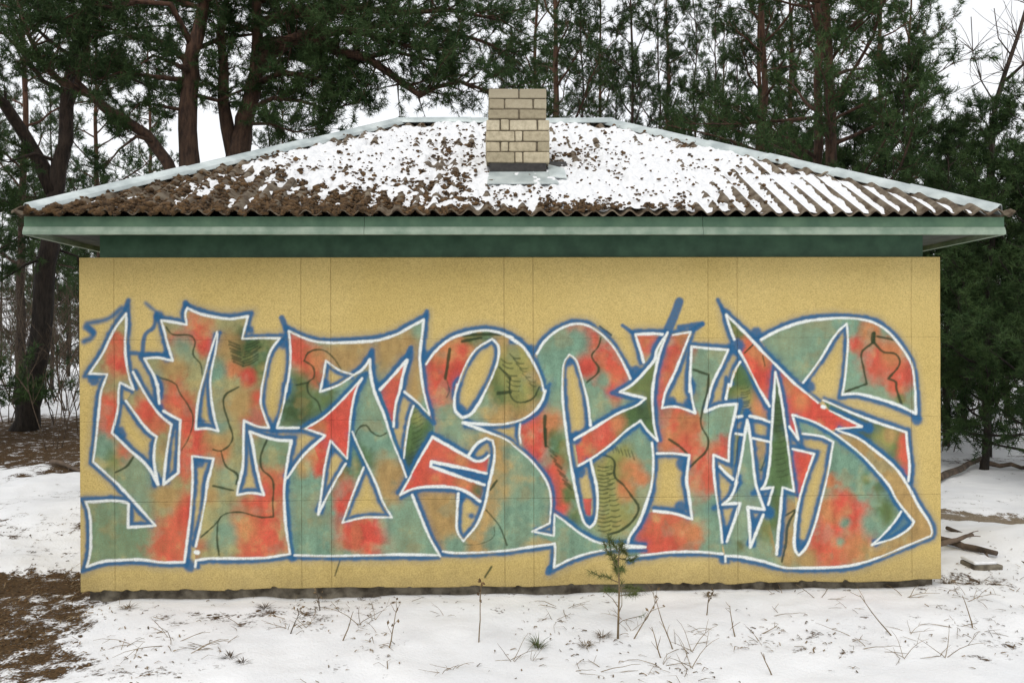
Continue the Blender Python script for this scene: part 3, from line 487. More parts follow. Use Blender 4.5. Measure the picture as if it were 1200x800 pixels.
# ------------------------------------------------------------------ the house
house = empty('plastered_house', (0, 0, 0))
tag(house, 'small yellow plastered house with graffiti wall and snowy corrugated hip roof', 'house')
HW, HT, DEP = 3.0, 2.275, 4.0
mb = MB(); mb.box((-HW+0.004, 0.009, 0.0), (HW-0.004, DEP, HT-0.002))
wall = mb.build('wall', M['plaster'], house)
mb = MB(); mb.box((-HW+0.035, 0.06, -0.5), (HW-0.03, DEP-0.03, -0.002)); plinth = mb.build('plinth', M['concrete'], house)
xb = [-HW] + [float(at(px, 450, 0)[0]) for px in (134, 353, 388, 591, 625, 830, 864, 1068)] + [HW]
zb = [0.0] + [float(at(600, py, 0)[2]) for py in (584, 491, 397)] + [HT]
GAP = 0.0009; ST = 0.0055
for i in range(len(xb)-1):
    for j in range(len(zb)-1):
        x0, x1 = xb[i]+(GAP if i else 0), xb[i+1]-(GAP if i < len(xb)-2 else 0); z0, z1 = zb[j]+(GAP*.6 if j == 1 else GAP*.05 if j else 0), zb[j+1]-(GAP*.6 if j == 0 else GAP*.05 if j < len(zb)-2 else 0)
        nu, nv = max(3, int((x1-x0)/ST)+1), max(3, int((z1-z0)/ST)+1)
        X, Z = np.meshgrid(np.linspace(x0, x1, nu), np.linspace(z0, z1, nv))
        Y = (fbm(X*5+3, Z*5+9, 80, 4)-0.5)*0.006-0.002
        if j == 0:                                  # broken lower edge of the plaster
            e = -0.012+0.030*(fbm(X[0]*3+40, X[0]*0+2, 90, 3)-0.5)+0.018*np.maximum(fbm(X[0]*16, X[0]*0+7, 91, 2)-0.62, 0)*3
            Z = Z+np.exp(-(Z-z0)/0.05)*e[None, :]
        ring = np.concatenate([np.arange(nu), np.arange(1, nv)*nu+nu-1, (nv-1)*nu+np.arange(nu-2, -1, -1), np.arange(nv-2, 0, -1)*nu])
        V = np.stack([X, Y, Z], -1).reshape(-1, 3); B = V[ring].copy(); B[:, 1] = 0.0085
        n0 = len(V); k = np.arange(len(ring)); k2 = (k+1) % len(ring)
        F = np.vstack([grid_faces(nu, nv), np.stack([ring, n0+k, n0+k2, ring[k2]], 1)])
        me = np_mesh('wall_panel', np.vstack([V, B]), F, False)
        pc = sheet_sample(X, Z).reshape(-1, 4); pc = np.vstack([pc, np.zeros((len(ring), 4))])
        ca = me.color_attributes.new('paint', 'FLOAT_COLOR', 'POINT'); ca.data.foreach_set('color', pc.astype(np.float32).ravel())
        link('wall_panel', me, M['plaster_paint'], wall)
# frieze, eaves
mb = MB(); mb.box((-2.885, 0.055, HT-0.06), (2.905, DEP-0.05, 2.462)); fr = mb.build('frieze_board', M['frieze'], house)
EX0, EX1, EY0, EY1 = -3.235, 3.305, -0.265, DEP+0.265
def fascia(a, b, prof_):
    q = MB()
    # a slightly moulded board: upper flat with eave shade in its colour, and a lighter lip at the foot
    (x0, y0), (x1, y1) = a, b; dx, dy = x1-x0, y1-y0; l = math.hypot(dx, dy); nx, ny = dy/l, -dx/l
    prof = prof_
    V = [(px_+nx*o, py_+ny*o, z) for (px_, py_) in (a, b) for (o, z) in prof]; k = len(prof)
    q.add(V, [(i, (i+1) % k, k+(i+1) % k, k+i) for i in range(k)]+[tuple(range(k))[::-1], tuple(range(k, 2*k))]); return q
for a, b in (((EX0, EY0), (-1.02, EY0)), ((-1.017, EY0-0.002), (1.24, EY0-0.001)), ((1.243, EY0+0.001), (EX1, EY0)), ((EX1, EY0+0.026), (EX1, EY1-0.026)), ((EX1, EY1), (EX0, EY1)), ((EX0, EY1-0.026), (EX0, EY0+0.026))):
    fascia(a, b, [(-0.008, 2.520), (-0.008, 2.4535), (-0.024, 2.4535), (-0.024, 2.520)]).build('fascia_board', M['fascia_shade'], house)
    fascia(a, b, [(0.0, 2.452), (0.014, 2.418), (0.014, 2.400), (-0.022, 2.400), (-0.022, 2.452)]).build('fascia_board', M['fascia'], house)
# soffit planks, one mesh each, running along the eaves
def plank_row(n, fn):
    for k in range(n):
        q = MB(); q.box(*fn(k)); q.build('soffit_plank', M['soffit'], house)
plank_row(2, lambda k: ((EX0+0.03, EY0+0.026+k*0.150, 2.432), (EX1-0.03, EY0+0.026+k*0.150+0.144, 2.448)))
plank_row(2, lambda k: ((EX0+0.028+k*0.160, 0.062, 2.433), (EX0+0.028+k*0.160+0.154, EY1-0.03, 2.449)))
plank_row(2, lambda k: ((EX1-0.028-k*0.185-0.180, 0.062, 2.433), (EX1-0.028-k*0.185, EY1-0.03, 2.449)))
# roof of corrugated sheets
roof = empty('roof', (0, 0, 0)); roof.parent = house
RX0, RX1, RY0, RY1, RZ0 = -3.275, 3.345, -0.325, DEP+0.325, 2.535
RYC, RZ1 = 2.0, 3.70; RXL, RXR = -1.005, 0.945
RUN = RYC-RY0; SL = math.hypot(RUN, RZ1-RZ0); CA, SA = RUN/SL, (RZ1-RZ0)/SL
PITCHW, AMP = 0.118, 0.019
def corr(x): return AMP*np.cos(2*np.pi*x/PITCHW)
def slope_sheets(origin, ux, uy, width, sl, ca, sa, tl, tr, name):
    """origin: eave start; ux along the eave, uy up the slope in plan; tl/tr: plan inset of the hips at the top"""
    ux, uy, origin = np.array(ux, float), np.array(uy, float), np.array(origin, float); nrm = -uy*sa+np.array([0, 0, ca]); up = uy*ca+np.array([0, 0, sa])
    rows = [(0, 0.97), (0.90, 1.87), (1.80, sl)]
    ncol = int(width/0.826)+1
    for ri, (s0, s1) in enumerate(rows):
        for cI in range(ncol):
            x0, x1 = cI*0.826-0.03, min((cI+1)*0.826+0.03, width)
            x0 = max(x0, 0)
            xs = np.linspace(x0, x1, max(4, int((x1-x0)/PITCHW*9)))
            smax = np.minimum(np.minimum(xs/max(tl, 1e-6)*sl, (width-xs)/max(tr, 1e-6)*sl), sl)
            keep = smax > s0+0.015; xs, smax = xs[keep], smax[keep]
            if len(xs) < 4: continue
            e = np.minimum(s1, smax); ss = np.linspace(0, 1, 9)[:, None]
            S = s0+(e-s0)[None, :]*ss; Xs = np.broadcast_to(xs, S.shape)
            lift = 0.006*ri+0.005*(cI % 2)+0.006+(S-s0)*(-0.006/0.97)+0.004*np.sin(cI*3.1+ri)
            jit = 0.012*math.sin(cI*12.9+ri*4.1) if ri == 0 else 0
            H = corr(Xs)+lift
            Vt = origin+Xs[..., None]*ux+(S-jit*(S == s0))[..., None]*up+H[..., None]*nrm; Vb = Vt-nrm*0.007
            nu, nv = len(xs), 9; n0 = nu*nv
            ring = np.concatenate([np.arange(nu), np.arange(1, nv)*nu+nu-1, (nv-1)*nu+np.arange(nu-2, -1, -1), np.arange(nv-2, 0, -1)*nu]); rk = np.roll(ring, -1)
            F = np.vstack([grid_faces(nu, nv), grid_faces(nu, nv, n0)[:, ::-1], np.stack([ring, ring+n0, rk+n0, rk], 1)])
            link(name, np_mesh(name, np.vstack([Vt.reshape(-1, 3), Vb.reshape(-1, 3)]), F, True), M['slate'], roof)
WD = RX1-RX0
slope_sheets((RX0, RY0, RZ0), (1,0,0), (0,1,0), WD, SL, CA, SA, RXL-RX0, RX1-RXR, 'roof_sheet')
slope_sheets((RX1, RY1, RZ0), (-1,0,0), (0,-1,0), WD, SL, CA, SA, RX1-RXR, RXL-RX0, 'roof_sheet')
DW = RY1-RY0
for org, ux, uy, run in (((RX0, RY1, RZ0), (0,-1,0), (1,0,0), RXL-RX0), ((RX1, RY0, RZ0), (0,1,0), (-1,0,0), RX1-RXR)):
    sl = math.hypot(run, RZ1-RZ0); slope_sheets(org, ux, uy, DW, sl, run/sl, (RZ1-RZ0)/sl, DW/2, DW/2, 'roof_sheet')
# hip and ridge caps in overlapping lengths
def cap_run(a, b, n, wid=0.085, side=None):
    a, b = np.array(a), np.array(b); d = (b-a)/np.linalg.norm(b-a); lat = np.cross(d, [0, 0, 1]); lat /= np.linalg.norm(lat); upn = np.cross(lat, d)
    for k in range(n):
        t0, t1 = k/n, min((k+1)/n+0.012, 1.0); q0, q1 = a+(b-a)*t0, a+(b-a)*t1; l0, l1 = 0.004+0.001*(k % 2), 0.012
        prof = [(-wid, -0.040), (-wid*.93, -0.018), (-0.03, 0.016), (0, 0.024), (0.03, 0.016), (wid*.93, -0.018), (wid, -0.040)]
        V = []
        for (q, l) in ((q0, l0), (q1, l1)):
            V += [q+lat*u+upn*(v+l) for u, v in prof]
        for (q, l) in ((q0, l0), (q1, l1)):
            V += [q+lat*u+upn*(v+l-0.005) for u, v in prof]
        F = [(i, i+1, i+8, i+7) for i in range(6)]+[(i+14, i+21, i+22, i+15) for i in range(6)]+[(i, i+14, i+15, i+1) for i in range(6)]+[(i+7, i+8, i+22, i+21) for i in range(6)]+[(0, 7, 21, 14), (6, 20, 27, 13)]
        q = MB(); q.add(V, F); q.build('ridge_cap', M['cap'], roof)
zc = 0.030
cap_run((RX0+0.07, RY0+0.04, RZ0+zc+0.012), (RXL, RYC, RZ1+zc), 3); cap_run((RX1-0.08, RY0+0.05, RZ0+zc+0.012), (RXR, RYC, RZ1+zc), 6)
cap_run((RX0+0.07, RY1-0.04, RZ0+zc-0.012), (RXL, RYC, RZ1+zc), 3); cap_run((RX1-0.08, RY1-0.05, RZ0+zc-0.012), (RXR, RYC, RZ1+zc), 6)
cap_run((RXL-0.03, RYC, RZ1+zc+0.008), (RXR+0.03, RYC, RZ1+zc+0.008), 3)
NRM = np.array([0, -SA, CA]); UPV = np.array([0, CA, SA]); ORG = np.array([RX0, RY0, RZ0])
# how mossy each place on the front slope is (x along the eave, s up the slope)
def moss_amt(x, s):
    n_ = fbm(x*1.7, s*1.7, 110)-0.5
    m_ = 1.0*(1-sstep(x+s*1.35+n_*1.3, 1.7, 4.0))
    m_ = m_+0.50*np.exp(-((x-2.75)/0.30)**2)*np.exp(-((s-1.15)/0.55)**2)+0.50*np.exp(-((x-3.7)/0.35)**2)*np.exp(-((s-1.35)/0.3)**2)
    m_ = m_+0.30*np.exp(-(s/0.10)**2)*(1-sstep(x, 3.2, 4.6))+0.035*(1-sstep(x-s*.75, 4.2, 4.9))+0.13*np.exp(-(s/0.5)**2)*(1-sstep(x, 4.2, 5.2)); return np.clip(m_, 0, 1)
nu, nv = 560, 180
tt = np.linspace(0.0, 1, nv)[:, None]; xs = np.linspace(0.04, WD-0.04, nu)
smax = np.minimum(np.minimum(xs/(RXL-RX0)*SL, (WD-xs)/(RX1-RXR)*SL), SL)-0.07
xs = xs[smax > 0.02]; smax = smax[smax > 0.02]; nu = len(xs)
S = 0.012+(smax-0.012)[None, :]*tt; Xs = np.broadcast_to(xs, S.shape)
ma = moss_amt(Xs, S); f1 = fbm(Xs*3, S*3, 130)-0.5; f2 = fbm(Xs*14, S*9, 140)-0.5; f3 = fbm(Xs*34, S*22, 150, 2)-0.5; calm = 1-0.75*sstep(Xs-S*0.75, 4.0, 5.4); f1 = f1*calm; f2 = f2*calm; f3 = f3*calm
lev = 0.029-0.041*sstep(ma, 0.15, 0.95)+0.030*f1+0.060*f2*(0.6+0.8*sstep(ma, 0.1, 0.6))+0.035*f3
lev = lev-0.025*sstep(Xs-S*0.80, 3.8, 4.9)                # right end: snow only lies in the troughs
lev = lev-0.040*np.exp(-(np.maximum(smax[None, :]-S, 0)/0.10)**2)*(Xs > 4.0)
lev = lev-0.045*np.exp(-(np.maximum(smax[None, :]-S, 0)/0.14)**2)*(Xs < 2.6)*(vnoise(Xs*7, Xs*0, 162)+.4)
lev = lev-(0.050-0.040*sstep(Xs, 2.9, 3.9))*np.exp(-((S-0.02)/0.05)**2)*(0.3+vnoise(Xs*9, Xs*0, 160))-0.010*np.exp(-((S-1.75)/0.10)**2)*(vnoise(Xs*8.5, Xs*0, 161) > 0.55)*2.4
trough = 0.5-0.5*np.cos(2*np.pi*Xs/PITCHW)
lev = np.maximum(np.minimum(lev, 0.058)+corr(Xs)*0.34, corr(Xs)-0.005)
V = ORG+Xs[..., None]*np.array([1., 0, 0])+S[..., None]*UPV+(lev+0.004)[..., None]*NRM
snow_o = link('roof_snow', np_mesh('roof_snow', V.reshape(-1, 3), grid_faces(nu, nv), True), M['snow'], roof); tag(snow_o, kind='stuff')
# moss clumps
import bmesh
bm = bmesh.new(); bmesh.ops.create_icosphere(bm, subdivisions=1, radius=1.0); icoV = np.array([v.co[:] for v in bm.verts]); icoF = np.array([[v.index for v in f.verts] for f in bm.faces]); bm.free()
def clumps(n_try, acc, size, place):
    Vs, Fs = [], []; o = 0
    for _ in range(n_try):
        r_ = place()
        if r_ is None: continue
        c, sz, fl = r_; a = rng.uniform(0, 6.28); ca_, sa_ = math.cos(a), math.sin(a)
        v = icoV*(1+rng.normal(0, .22, (len(icoV), 1)))*np.array([1, rng.uniform(.55, 1), fl])*sz; v = np.stack([v[:,0]*ca_-v[:,1]*sa_, v[:,0]*sa_+v[:,1]*ca_, v[:,2]], 1)
        Vs.append(c+v); Fs.append(icoF+o); o += len(icoV)
    return np.vstack(Vs), np.vstack(Fs)
def moss_place():
    x = rng.uniform(0.05, WD-0.1); s = rng.uniform(0.0, SL) if rng.random() > 0.25 else abs(rng.normal(0, .12))
    sm = min(x/(RXL-RX0)*SL, (WD-x)/(RX1-RXR)*SL, SL)-0.06
    if s > sm: return None
    a = float(moss_amt(np.array([x]), np.array([s]))[0]); cl = float(vnoise(np.array([x*5.]), np.array([s*6.]), 170)[0])
    cl = 0.5*cl+0.5*float(vnoise(np.array([x*13.]), np.array([s*13.]), 171)[0])
    if rng.random() > (a*1.2+.006*(x < 5))*float(sstep(cl, .26, .58))*1.6: return None
    return ORG+np.array([x, 0, 0])+UPV*s+NRM*(max(corr(x)*0.9+.004, .036-.05*float(sstep(np.array(a), .15, .95)))+0.006*rng.random()), rng.uniform(.006, .021)*(1.6 if rng.random() < .10 else 1.0)*(0.75+a*.45), rng.uniform(.4, .8)
V, F = clumps(24000, None, None, moss_place)
tag(link('moss', np_mesh('moss', V, F, True), M['moss'], roof), kind='stuff')
# chimney of pale bricks
chim = empty('chimney', (0, 0, 0)); chim.parent = house
CY = 0.40; kx = lambda u, v: at(400+u/3, 90+v/3, CY)
courses = [(42, 75, [(518,622),(627,721)], 0), (78, 112, [(520,571),(576,672),(677,721)], 0), (115, 148, [(517,622),(627,721)], 0), (151, 188, [(510,557),(562,588),(592,687),(692,732)], 1),
           (191, 226, [(508,608),(612,636),(640,732)], 1), (229, 262, [(508,557),(562,586),(590,685),(690,732)], 1), (265, 302, [(510,608),(612,636),(640,732)], 1)]
CD = 0.42
xl, xr = kx(508, 200)[0], kx(732, 200)[0]; zt, zbm = kx(600, 42)[2], kx(600, 303)[2]; zm = kx(600, 150)[2]
mb = MB(); mb.box((xl+0.008, CY+0.010, zbm+0.002), (xr-0.008, CY+CD-0.010, zm-0.003)); mb.build('mortar_core', M['mortar'], chim)
mb = MB(); mb.box((xl+0.030, CY+0.010, zm-0.001), (xr-0.032, CY+CD-0.012, zt-0.012)); mb.build('mortar_core', M['mortar'], chim)
for v0, v1, bs, lowr in courses:
    z1, z0 = kx(600, v0)[2], kx(600, v1)[2]
    for (u0, u1) in bs:
        x0, x1 = kx(u0, v0)[0], kx(u1, v0)[0]; dpt = 0.10 if bs.index((u0, u1)) not in (0, len(bs)-1) else 0.105
        q = MB(); j = random.uniform(-.004, .003); q.box((x0, CY+j, z0), (x1, CY+dpt, z1), 0.0026); bevel_mod(q.build('brick', M['brick'], chim), 0.008)
    L0, R0 = kx(bs[0][0], v0)[0], kx(bs[-1][1], v0)[0]
    for (ya, yb) in ((0.112, 0.205), (0.213, 0.305)):
        for xa, xb_ in ((L0, L0+0.09), (R0-0.09, R0)):
            q = MB(); q.box((xa, CY+ya, z0), (xb_, CY+yb, z1), 0.0015); bevel_mod(q.build('brick', M['brick'], chim), 0.005)
    for (xa, xb_) in ((L0, (L0+R0)/2-.004), ((L0+R0)/2+.004, R0)):
        q = MB(); q.box((xa, CY+CD-0.105, z0), (xb_, CY+CD, z1), 0.0015); bevel_mod(q.build('brick', M['brick'], chim), 0.005)
xa, xb_ = kx(521, 320)[0], kx(721, 320)[0]; zf = kx(600, 336)[2]
mb = MB(); mb.box((xa, CY+0.004, zf-0.25), (xb_, CY+CD-0.02, zbm)); mb.build('tarred_base', M['tar'], chim)
def roof_z(y): return RZ0+(y-RY0)*SA/CA
# flashing: sheet in front of the stack, a bent wing on the right, one strip on the upper side
def sheet(pts, name, mat, th=0.006):
    q = MB(); n_ = len(pts); V = [tuple(p) for p in pts]+[tuple(np.array(p)-np.array([0, -.003, th])) for p in pts]
    q.add(V, [tuple(range(n_)), tuple(range(2*n_-1, n_-1, -1))]+[(i, i+n_, (i+1) % n_+n_, (i+1) % n_) for i in range(n_)]); return q.build(name, mat, chim)
yf = CY-0.27
sheet([(xa-.02, yf, roof_z(yf)+0.050), (xb_+.07, yf, roof_z(yf)+0.052), (xb_+.02, CY+.0, roof_z(CY)+0.052), (xa-.005, CY+.0, roof_z(CY)+0.050)], 'flashing', M['cap'])
sheet([(xb_+.012, CY-.13, roof_z(CY-.13)+0.058), (xb_+.135, CY-.19, roof_z(CY-.19)+0.066), (xb_+.13, CY-.02, roof_z(CY)+0.075), (xb_+.02, CY+.17, roof_z(CY+.17)+0.058)], 'flashing', M['cap'])
sheet([(xb_+.03, CY+.12, roof_z(CY+.12)+0.060), (xb_+.17, CY+.12, roof_z(CY+.12)+0.058), (xb_+.17, CY+.24, roof_z(CY+.24)+0.058), (xb_+.03, CY+.24, roof_z(CY+.24)+0.06)], 'flashing', M['tar'])

# ------------------------------------------------------------------ trees
def unit(v): return v/np.maximum(np.linalg.norm(v, axis=-1, keepdims=True), 1e-9)
def needles(pos, axis_, per, ln, wd, r):
    """spiky shoot of needles around each point"""
    n_ = len(pos); base = np.repeat(pos, per, 0); ax = np.repeat(axis_, per, 0)
    d = unit(ax*r.uniform(.2, .9, (n_*per, 1))+unit(r.normal(0, 1, (n_*per, 3)))*0.95)
    base = base+ax*r.uniform(-.5, .5, (n_*per, 1))*ln*1.1
    side = unit(np.cross(d, unit(r.normal(0, 1, (n_*per, 3)))))*wd
    L_ = ln*r.uniform(.7, 1.25, (n_*per, 1))
    V = np.stack([base-side, base+side, base+d*L_], 1).reshape(-1, 3)
    return V, np.arange(len(V)).reshape(-1, 3)
def bend(p0, d, ln, nseg, r, gnarl, lift):
    pts = [np.array(p0, float)]; d = np.array(d, float)
    for i in range(nseg):
        d = unit(d+r.normal(0, gnarl, 3)+np.array([0, 0, lift])); pts.append(pts[-1]+d*ln/nseg)
    return pts
def along(pts, t):
    k = t*(len(pts)-1); i = min(int(k), len(pts)-2); f = k-i; return pts[i]*(1-f)+pts[i+1]*f, unit(pts[i+1]-pts[i])
def grow_tree(seed, trunk, rad, limbs=None, auto=None, tuft=(18, .09, .005), nside=7, ntwig=4, full=1.0, bare_low=0):
    """trunk: points; limbs: list of (points, radius, foliage start); auto: (z0, z1, count, length, elevation)"""
    r = np.random.default_rng(seed); random.seed(seed)
    wood = MB(); tp, td = [], []
    trunk = [np.array(p, float) for p in trunk]; sm = []
    for i in range(len(trunk)-1):
        for k in range(3): sm.append(trunk[i]*(1-k/3)+trunk[i+1]*(k/3))
    sm.append(trunk[-1]); m_ = len(sm); tl = np.linspace(0, 1, m_)
    sm = [p+(r.normal(0, .012, 3)*[1, 1, 0] if 0 < i < m_-1 else 0) for i, p in enumerate(sm)]
    rr = [rad*(1-t*.86)*(1.25 if i == 0 else 1) for i, t in enumerate(tl)]
    wood.tube(sm, rr, 10, bump=.10)
    LB = list(limbs or [])
    if auto:
        z0, z1, cnt, ln, el = auto; az = r.uniform(0, 6.28)
        H = sm[-1][2]
        for i in range(cnt):
            z = z0+(z1-z0)*((i+r.uniform(0, .9))/cnt); t = min(max((z-sm[0][2])/(H-sm[0][2]), 0), .995); p, _ = along(sm, t)
            az += 2.4+r.normal(0, .4); q = (z-z0)/max(z1-z0, .1); l = ln*(1-q*.72)*r.uniform(.6, 1.2); e = el+q*.6+r.normal(0, .14)
            d = [math.cos(az)*math.cos(e), math.sin(az)*math.cos(e), math.sin(e)]
            LB.append((bend(p, d, l, 6, r, .16, .05), rad*(1-t*.86)*.36+.008, .0 if q < bare_low else .28))
    for pts, lr, f0 in LB:
        pts = [np.array(p, float) for p in pts]
        n_ = len(pts); wood.tube(pts, [max(lr*(1-.82*i/(n_-1)), .004) for i in range(n_)], 6, bump=.1)
        length = sum(np.linalg.norm(b-a) for a, b in zip(pts[:-1], pts[1:]))
        cnt = max(3, int(nside*length/1.3*full))
        for k in range(cnt):
            t = f0+(1-f0)*(k+r.random())/cnt; p, dd = along(pts, min(t, .999))
            sd_ = unit(dd*.7+unit(r.normal(0, 1, 3)*[1, 1, .55])*.9+[0, 0, .12]); sl = length*r.uniform(.14, .30)*(1.15-.5*t)+.16
            sb = bend(p, sd_, sl, 3, r, .2, .08); wood.tube(sb, [max(lr*.22, .005), .006, .004, .003], 3, cap=False)
            for j in range(ntwig):
                tt_ = .25+.75*(j+r.random())/ntwig; q, d2 = along(sb, min(tt_, .999)); d3 = unit(d2*.8+unit(r.normal(0, 1, 3))*.75+[0, 0, .18]); l3 = r.uniform(.08, .24)
                e = q+d3*l3; wood.tube([q, e], [.004, .0025], 3, cap=False)
                for f in (.3, .65, 1.0): tp.append(q+d3*l3*f+r.normal(0, .02, 3)); td.append(d3)
            tp.append(sb[-1]); td.append(unit(sb[-1]-sb[-2]))
        tp.append(pts[-1]); td.append(unit(pts[-1]-pts[-2]))
    tp, td = np.array(tp), np.array(td)
    V, F = needles(tp, td, tuft[0], tuft[1], tuft[2], r)
    return wood.mesh('trunk', True), np_mesh('crown', V, F)
def put_tree(meshes, name, loc, label, group=None, scale=1.0, rot=0.0, bark='bark', needle='needle'):
    root = empty(name, loc); root.scale = (scale,)*3; root.rotation_euler = (0, 0, rot); tag(root, label, 'tree', group)
    link('trunk', meshes[0], M[bark], root); link('crown', meshes[1], M[needle], root); return root
def local(loc, pts): return [np.array(p)-np.array(loc) for p in pts]
def base_at(px, Y): x = at(px, 400, Y)[0]; return (float(x), Y, gz(x, Y)-0.05)

# leaning pine by the left edge with a heavy fork
Y = 8.0; A_ = lambda px, py, dy=0: at(px, py, Y+dy)
b = A_(28, 505); loc = (float(b[0]), Y, gz(b[0], Y)-0.08)
tr = local(loc, [[b[0], Y, loc[2]], A_(36, 460), A_(47, 400), A_(54, 330), A_(60, 270), A_(66, 215), A_(76, 165), A_(80, 100), A_(90, 50), A_(104, 5), A_(112, -60), A_(118, -130), A_(120, -200)])
def lm(pts, r_, f0=.3): return (local(loc, pts), r_, f0)
limbs = [lm([A_(64, 225), A_(50, 195), A_(30, 160), A_(5, 122, -.3), A_(-30, 95, -.6), A_(-80, 60, -.8), A_(-120, 0, -1)], .15, .45),
         lm([A_(80, 130), A_(95, 85, -.3), A_(104, 60, -.5), A_(98, 38, -.6), A_(110, 10, -.8), A_(140, -30, -1)], .06, .3), lm([A_(78, 110), A_(50, 95, -.4), A_(25, 60, -.7), A_(5, 40, -1), A_(-25, 35, -1.2)], .05, .25),
         lm([A_(70, 190), A_(40, 180, -.3), A_(10, 190, -.6), A_(-25, 180, -.9)], .035, .2), lm([A_(62, 260), A_(35, 250, -.4), A_(5, 235, -.8), A_(-30, 250, -1)], .03, .15), lm([A_(60, 290), A_(90, 300, .5), A_(105, 330, .7)], .03, .1), lm([A_(58, 300), A_(30, 310, -.3), A_(0, 330, -.6), A_(-30, 320, -.8)], .03, .1),
         lm([A_(84, 80), A_(115, 78, .4), A_(150, 90, .6), A_(190, 110, .8)], .05, .2), lm([A_(90, 45), A_(60, 20, -.5), A_(30, 5, -.8), A_(0, -10, -1)], .05, .1), lm([A_(100, 20), A_(140, 10, .2), A_(180, -5, .2), A_(230, 0, .2)], .05, .15)]
m1 = grow_tree(11, tr, .19, limbs, (5.6, 9.2, 14, 1.9, .15), nside=9, ntwig=6)
put_tree(m1, 'pine_tree', loc, 'leaning pine with dark forked trunk on the brown bank left of the house', bark='bark_dark')
# thick pine behind the left hip, low limb sweeping to the left
Y = 6.3; b = A_(222, 480); loc = (float(b[0]), Y, gz(b[0], Y)-0.08)
tr = local(loc, [[b[0], Y, loc[2]], A_(221, 330), A_(220, 195), A_(221, 130), A_(224, 70), A_(235, 20), A_(246, -40), A_(255, -120), A_(258, -220)])
limbs = [lm([A_(214, 235), A_(196, 190, -.1), A_(172, 158, -.3), A_(148, 143, -.5), A_(122, 126, -.7), A_(105, 110, -.8), A_(72, 97, -1), A_(50, 75, -1.2), A_(33, 40, -1.3), A_(20, 0, -1.4)], .10, .5),
         lm([A_(178, 165, -.3), A_(160, 160, -.5), A_(140, 175, -.7), A_(120, 200, -.9)], .03, .2), lm([A_(122, 126, -.7), A_(90, 95, -.8), A_(95, 70, -.8), A_(110, 40, -.7)], .045, .35),
         lm([A_(228, 60), A_(200, 5, -.3), A_(160, 2, -.5), A_(135, 10, -.7), A_(110, 5, -.9), A_(70, 25, -1.1)], .05, .3), lm([A_(224, 75), A_(190, 50, -.2), A_(150, 40, -.4), A_(115, 30, -.6)], .05, .15), lm([A_(222, 95), A_(180, 90, -.3), A_(140, 85, -.5), A_(110, 95, -.7)], .04, .1),
         lm([A_(224, 60), A_(260, 45, .3), A_(300, 40, .5), A_(335, 60, .6)], .04, .1), lm([A_(222, 110), A_(255, 118, .2), A_(285, 105, .4), A_(315, 110, .5)], .035, .1), lm([A_(221, 130), A_(190, 125, -.2), A_(165, 120, -.4), A_(150, 135, -.5)], .03, .1), lm([A_(224, 85), A_(205, 75, -.5), A_(180, 65, -.9), A_(165, 75, -1.1)], .04, .1)]
m2 = grow_tree(12, tr, .185, limbs, (5.8, 9.4, 14, 2.0, .1), nside=11, ntwig=6)
put_tree(m2, 'pine_tree', loc, 'thick straight pine behind the left hip with a limb sweeping left')
# forked pine carrying the long limb over the ridge
Y = 6.8; b = A_(280, 480); loc = (float(b[0]), Y, gz(b[0], Y)-0.08)
tr = local(loc, [[b[0], Y, loc[2]], A_(279, 300), A_(277, 190), A_(286, 140), A_(298, 100), A_(302, 60), A_(300, 10), A_(306, -60), A_(310, -200)])
limbs = [lm([A_(276, 195), A_(266, 150), A_(262, 120, -.1), A_(262, 80, -.2), A_(258, 40, -.2), A_(265, 0, -.2), A_(262, -60, -.2)], .12, .3),
         lm([A_(300, 75), A_(330, 55, -.3), A_(352, 42, -.5), A_(372, 46, -.6), A_(392, 60, -.7), A_(430, 68, -.9), A_(455, 85, -1), A_(475, 100, -1.1), A_(492, 112, -1.2), A_(512, 102, -1.2), A_(540, 96, -1.2), A_(575, 108, -1.2)], .10, .12),
         lm([A_(302, 60), A_(340, 45, -.5), A_(380, 35, -.8), A_(430, 40, -1.1), A_(480, 55, -1.3), A_(530, 60, -1.4)], .07, .1), lm([A_(300, 30), A_(350, 12, -.3), A_(410, 10, -.6), A_(470, 15, -.9), A_(530, 12, -1), A_(590, 25, -1)], .08, .1),
         lm([A_(300, 50), A_(360, 45, .2), A_(430, 30, .4), A_(500, 30, .5), A_(570, 50, .6), A_(610, 75, .6)], .07, .25), lm([A_(303, 0), A_(360, -25, 0), A_(430, -25, 0), A_(520, -15, 0), A_(600, -5, 0)], .07, .1), lm([A_(430, 68, -.9), A_(460, 60, -1), A_(500, 70, -1), A_(545, 75, -1)], .04, .1),
         lm([A_(290, 130), A_(320, 115, -.2), A_(350, 118, -.4), A_(385, 128, -.5), A_(412, 122, -.6)], .045, .1), lm([A_(298, 100), A_(330, 85, -.3), A_(365, 90, -.5), A_(400, 100, -.6), A_(425, 110, -.7)], .05, .1), lm([A_(352, 42, -.5), A_(375, 70, -.6), A_(395, 90, -.7), A_(410, 105, -.7)], .035, .1), lm([A_(284, 145), A_(315, 145, -.3), A_(345, 155, -.5), A_(375, 150, -.6)], .03, .1), lm([A_(264, 110), A_(240, 95, -.3), A_(225, 105, -.5)], .03, .1), lm([A_(300, 90), A_(330, 70, .4), A_(370, 65, .6), A_(400, 75, .7)], .05, .1)]
m3 = grow_tree(13, tr, .20, limbs, (6.0, 9.6, 14, 2.2, .1), nside=16, ntwig=6)
put_tree(m3, 'pine_tree', loc, 'forked pine whose long needled limb reaches right above the ridge')
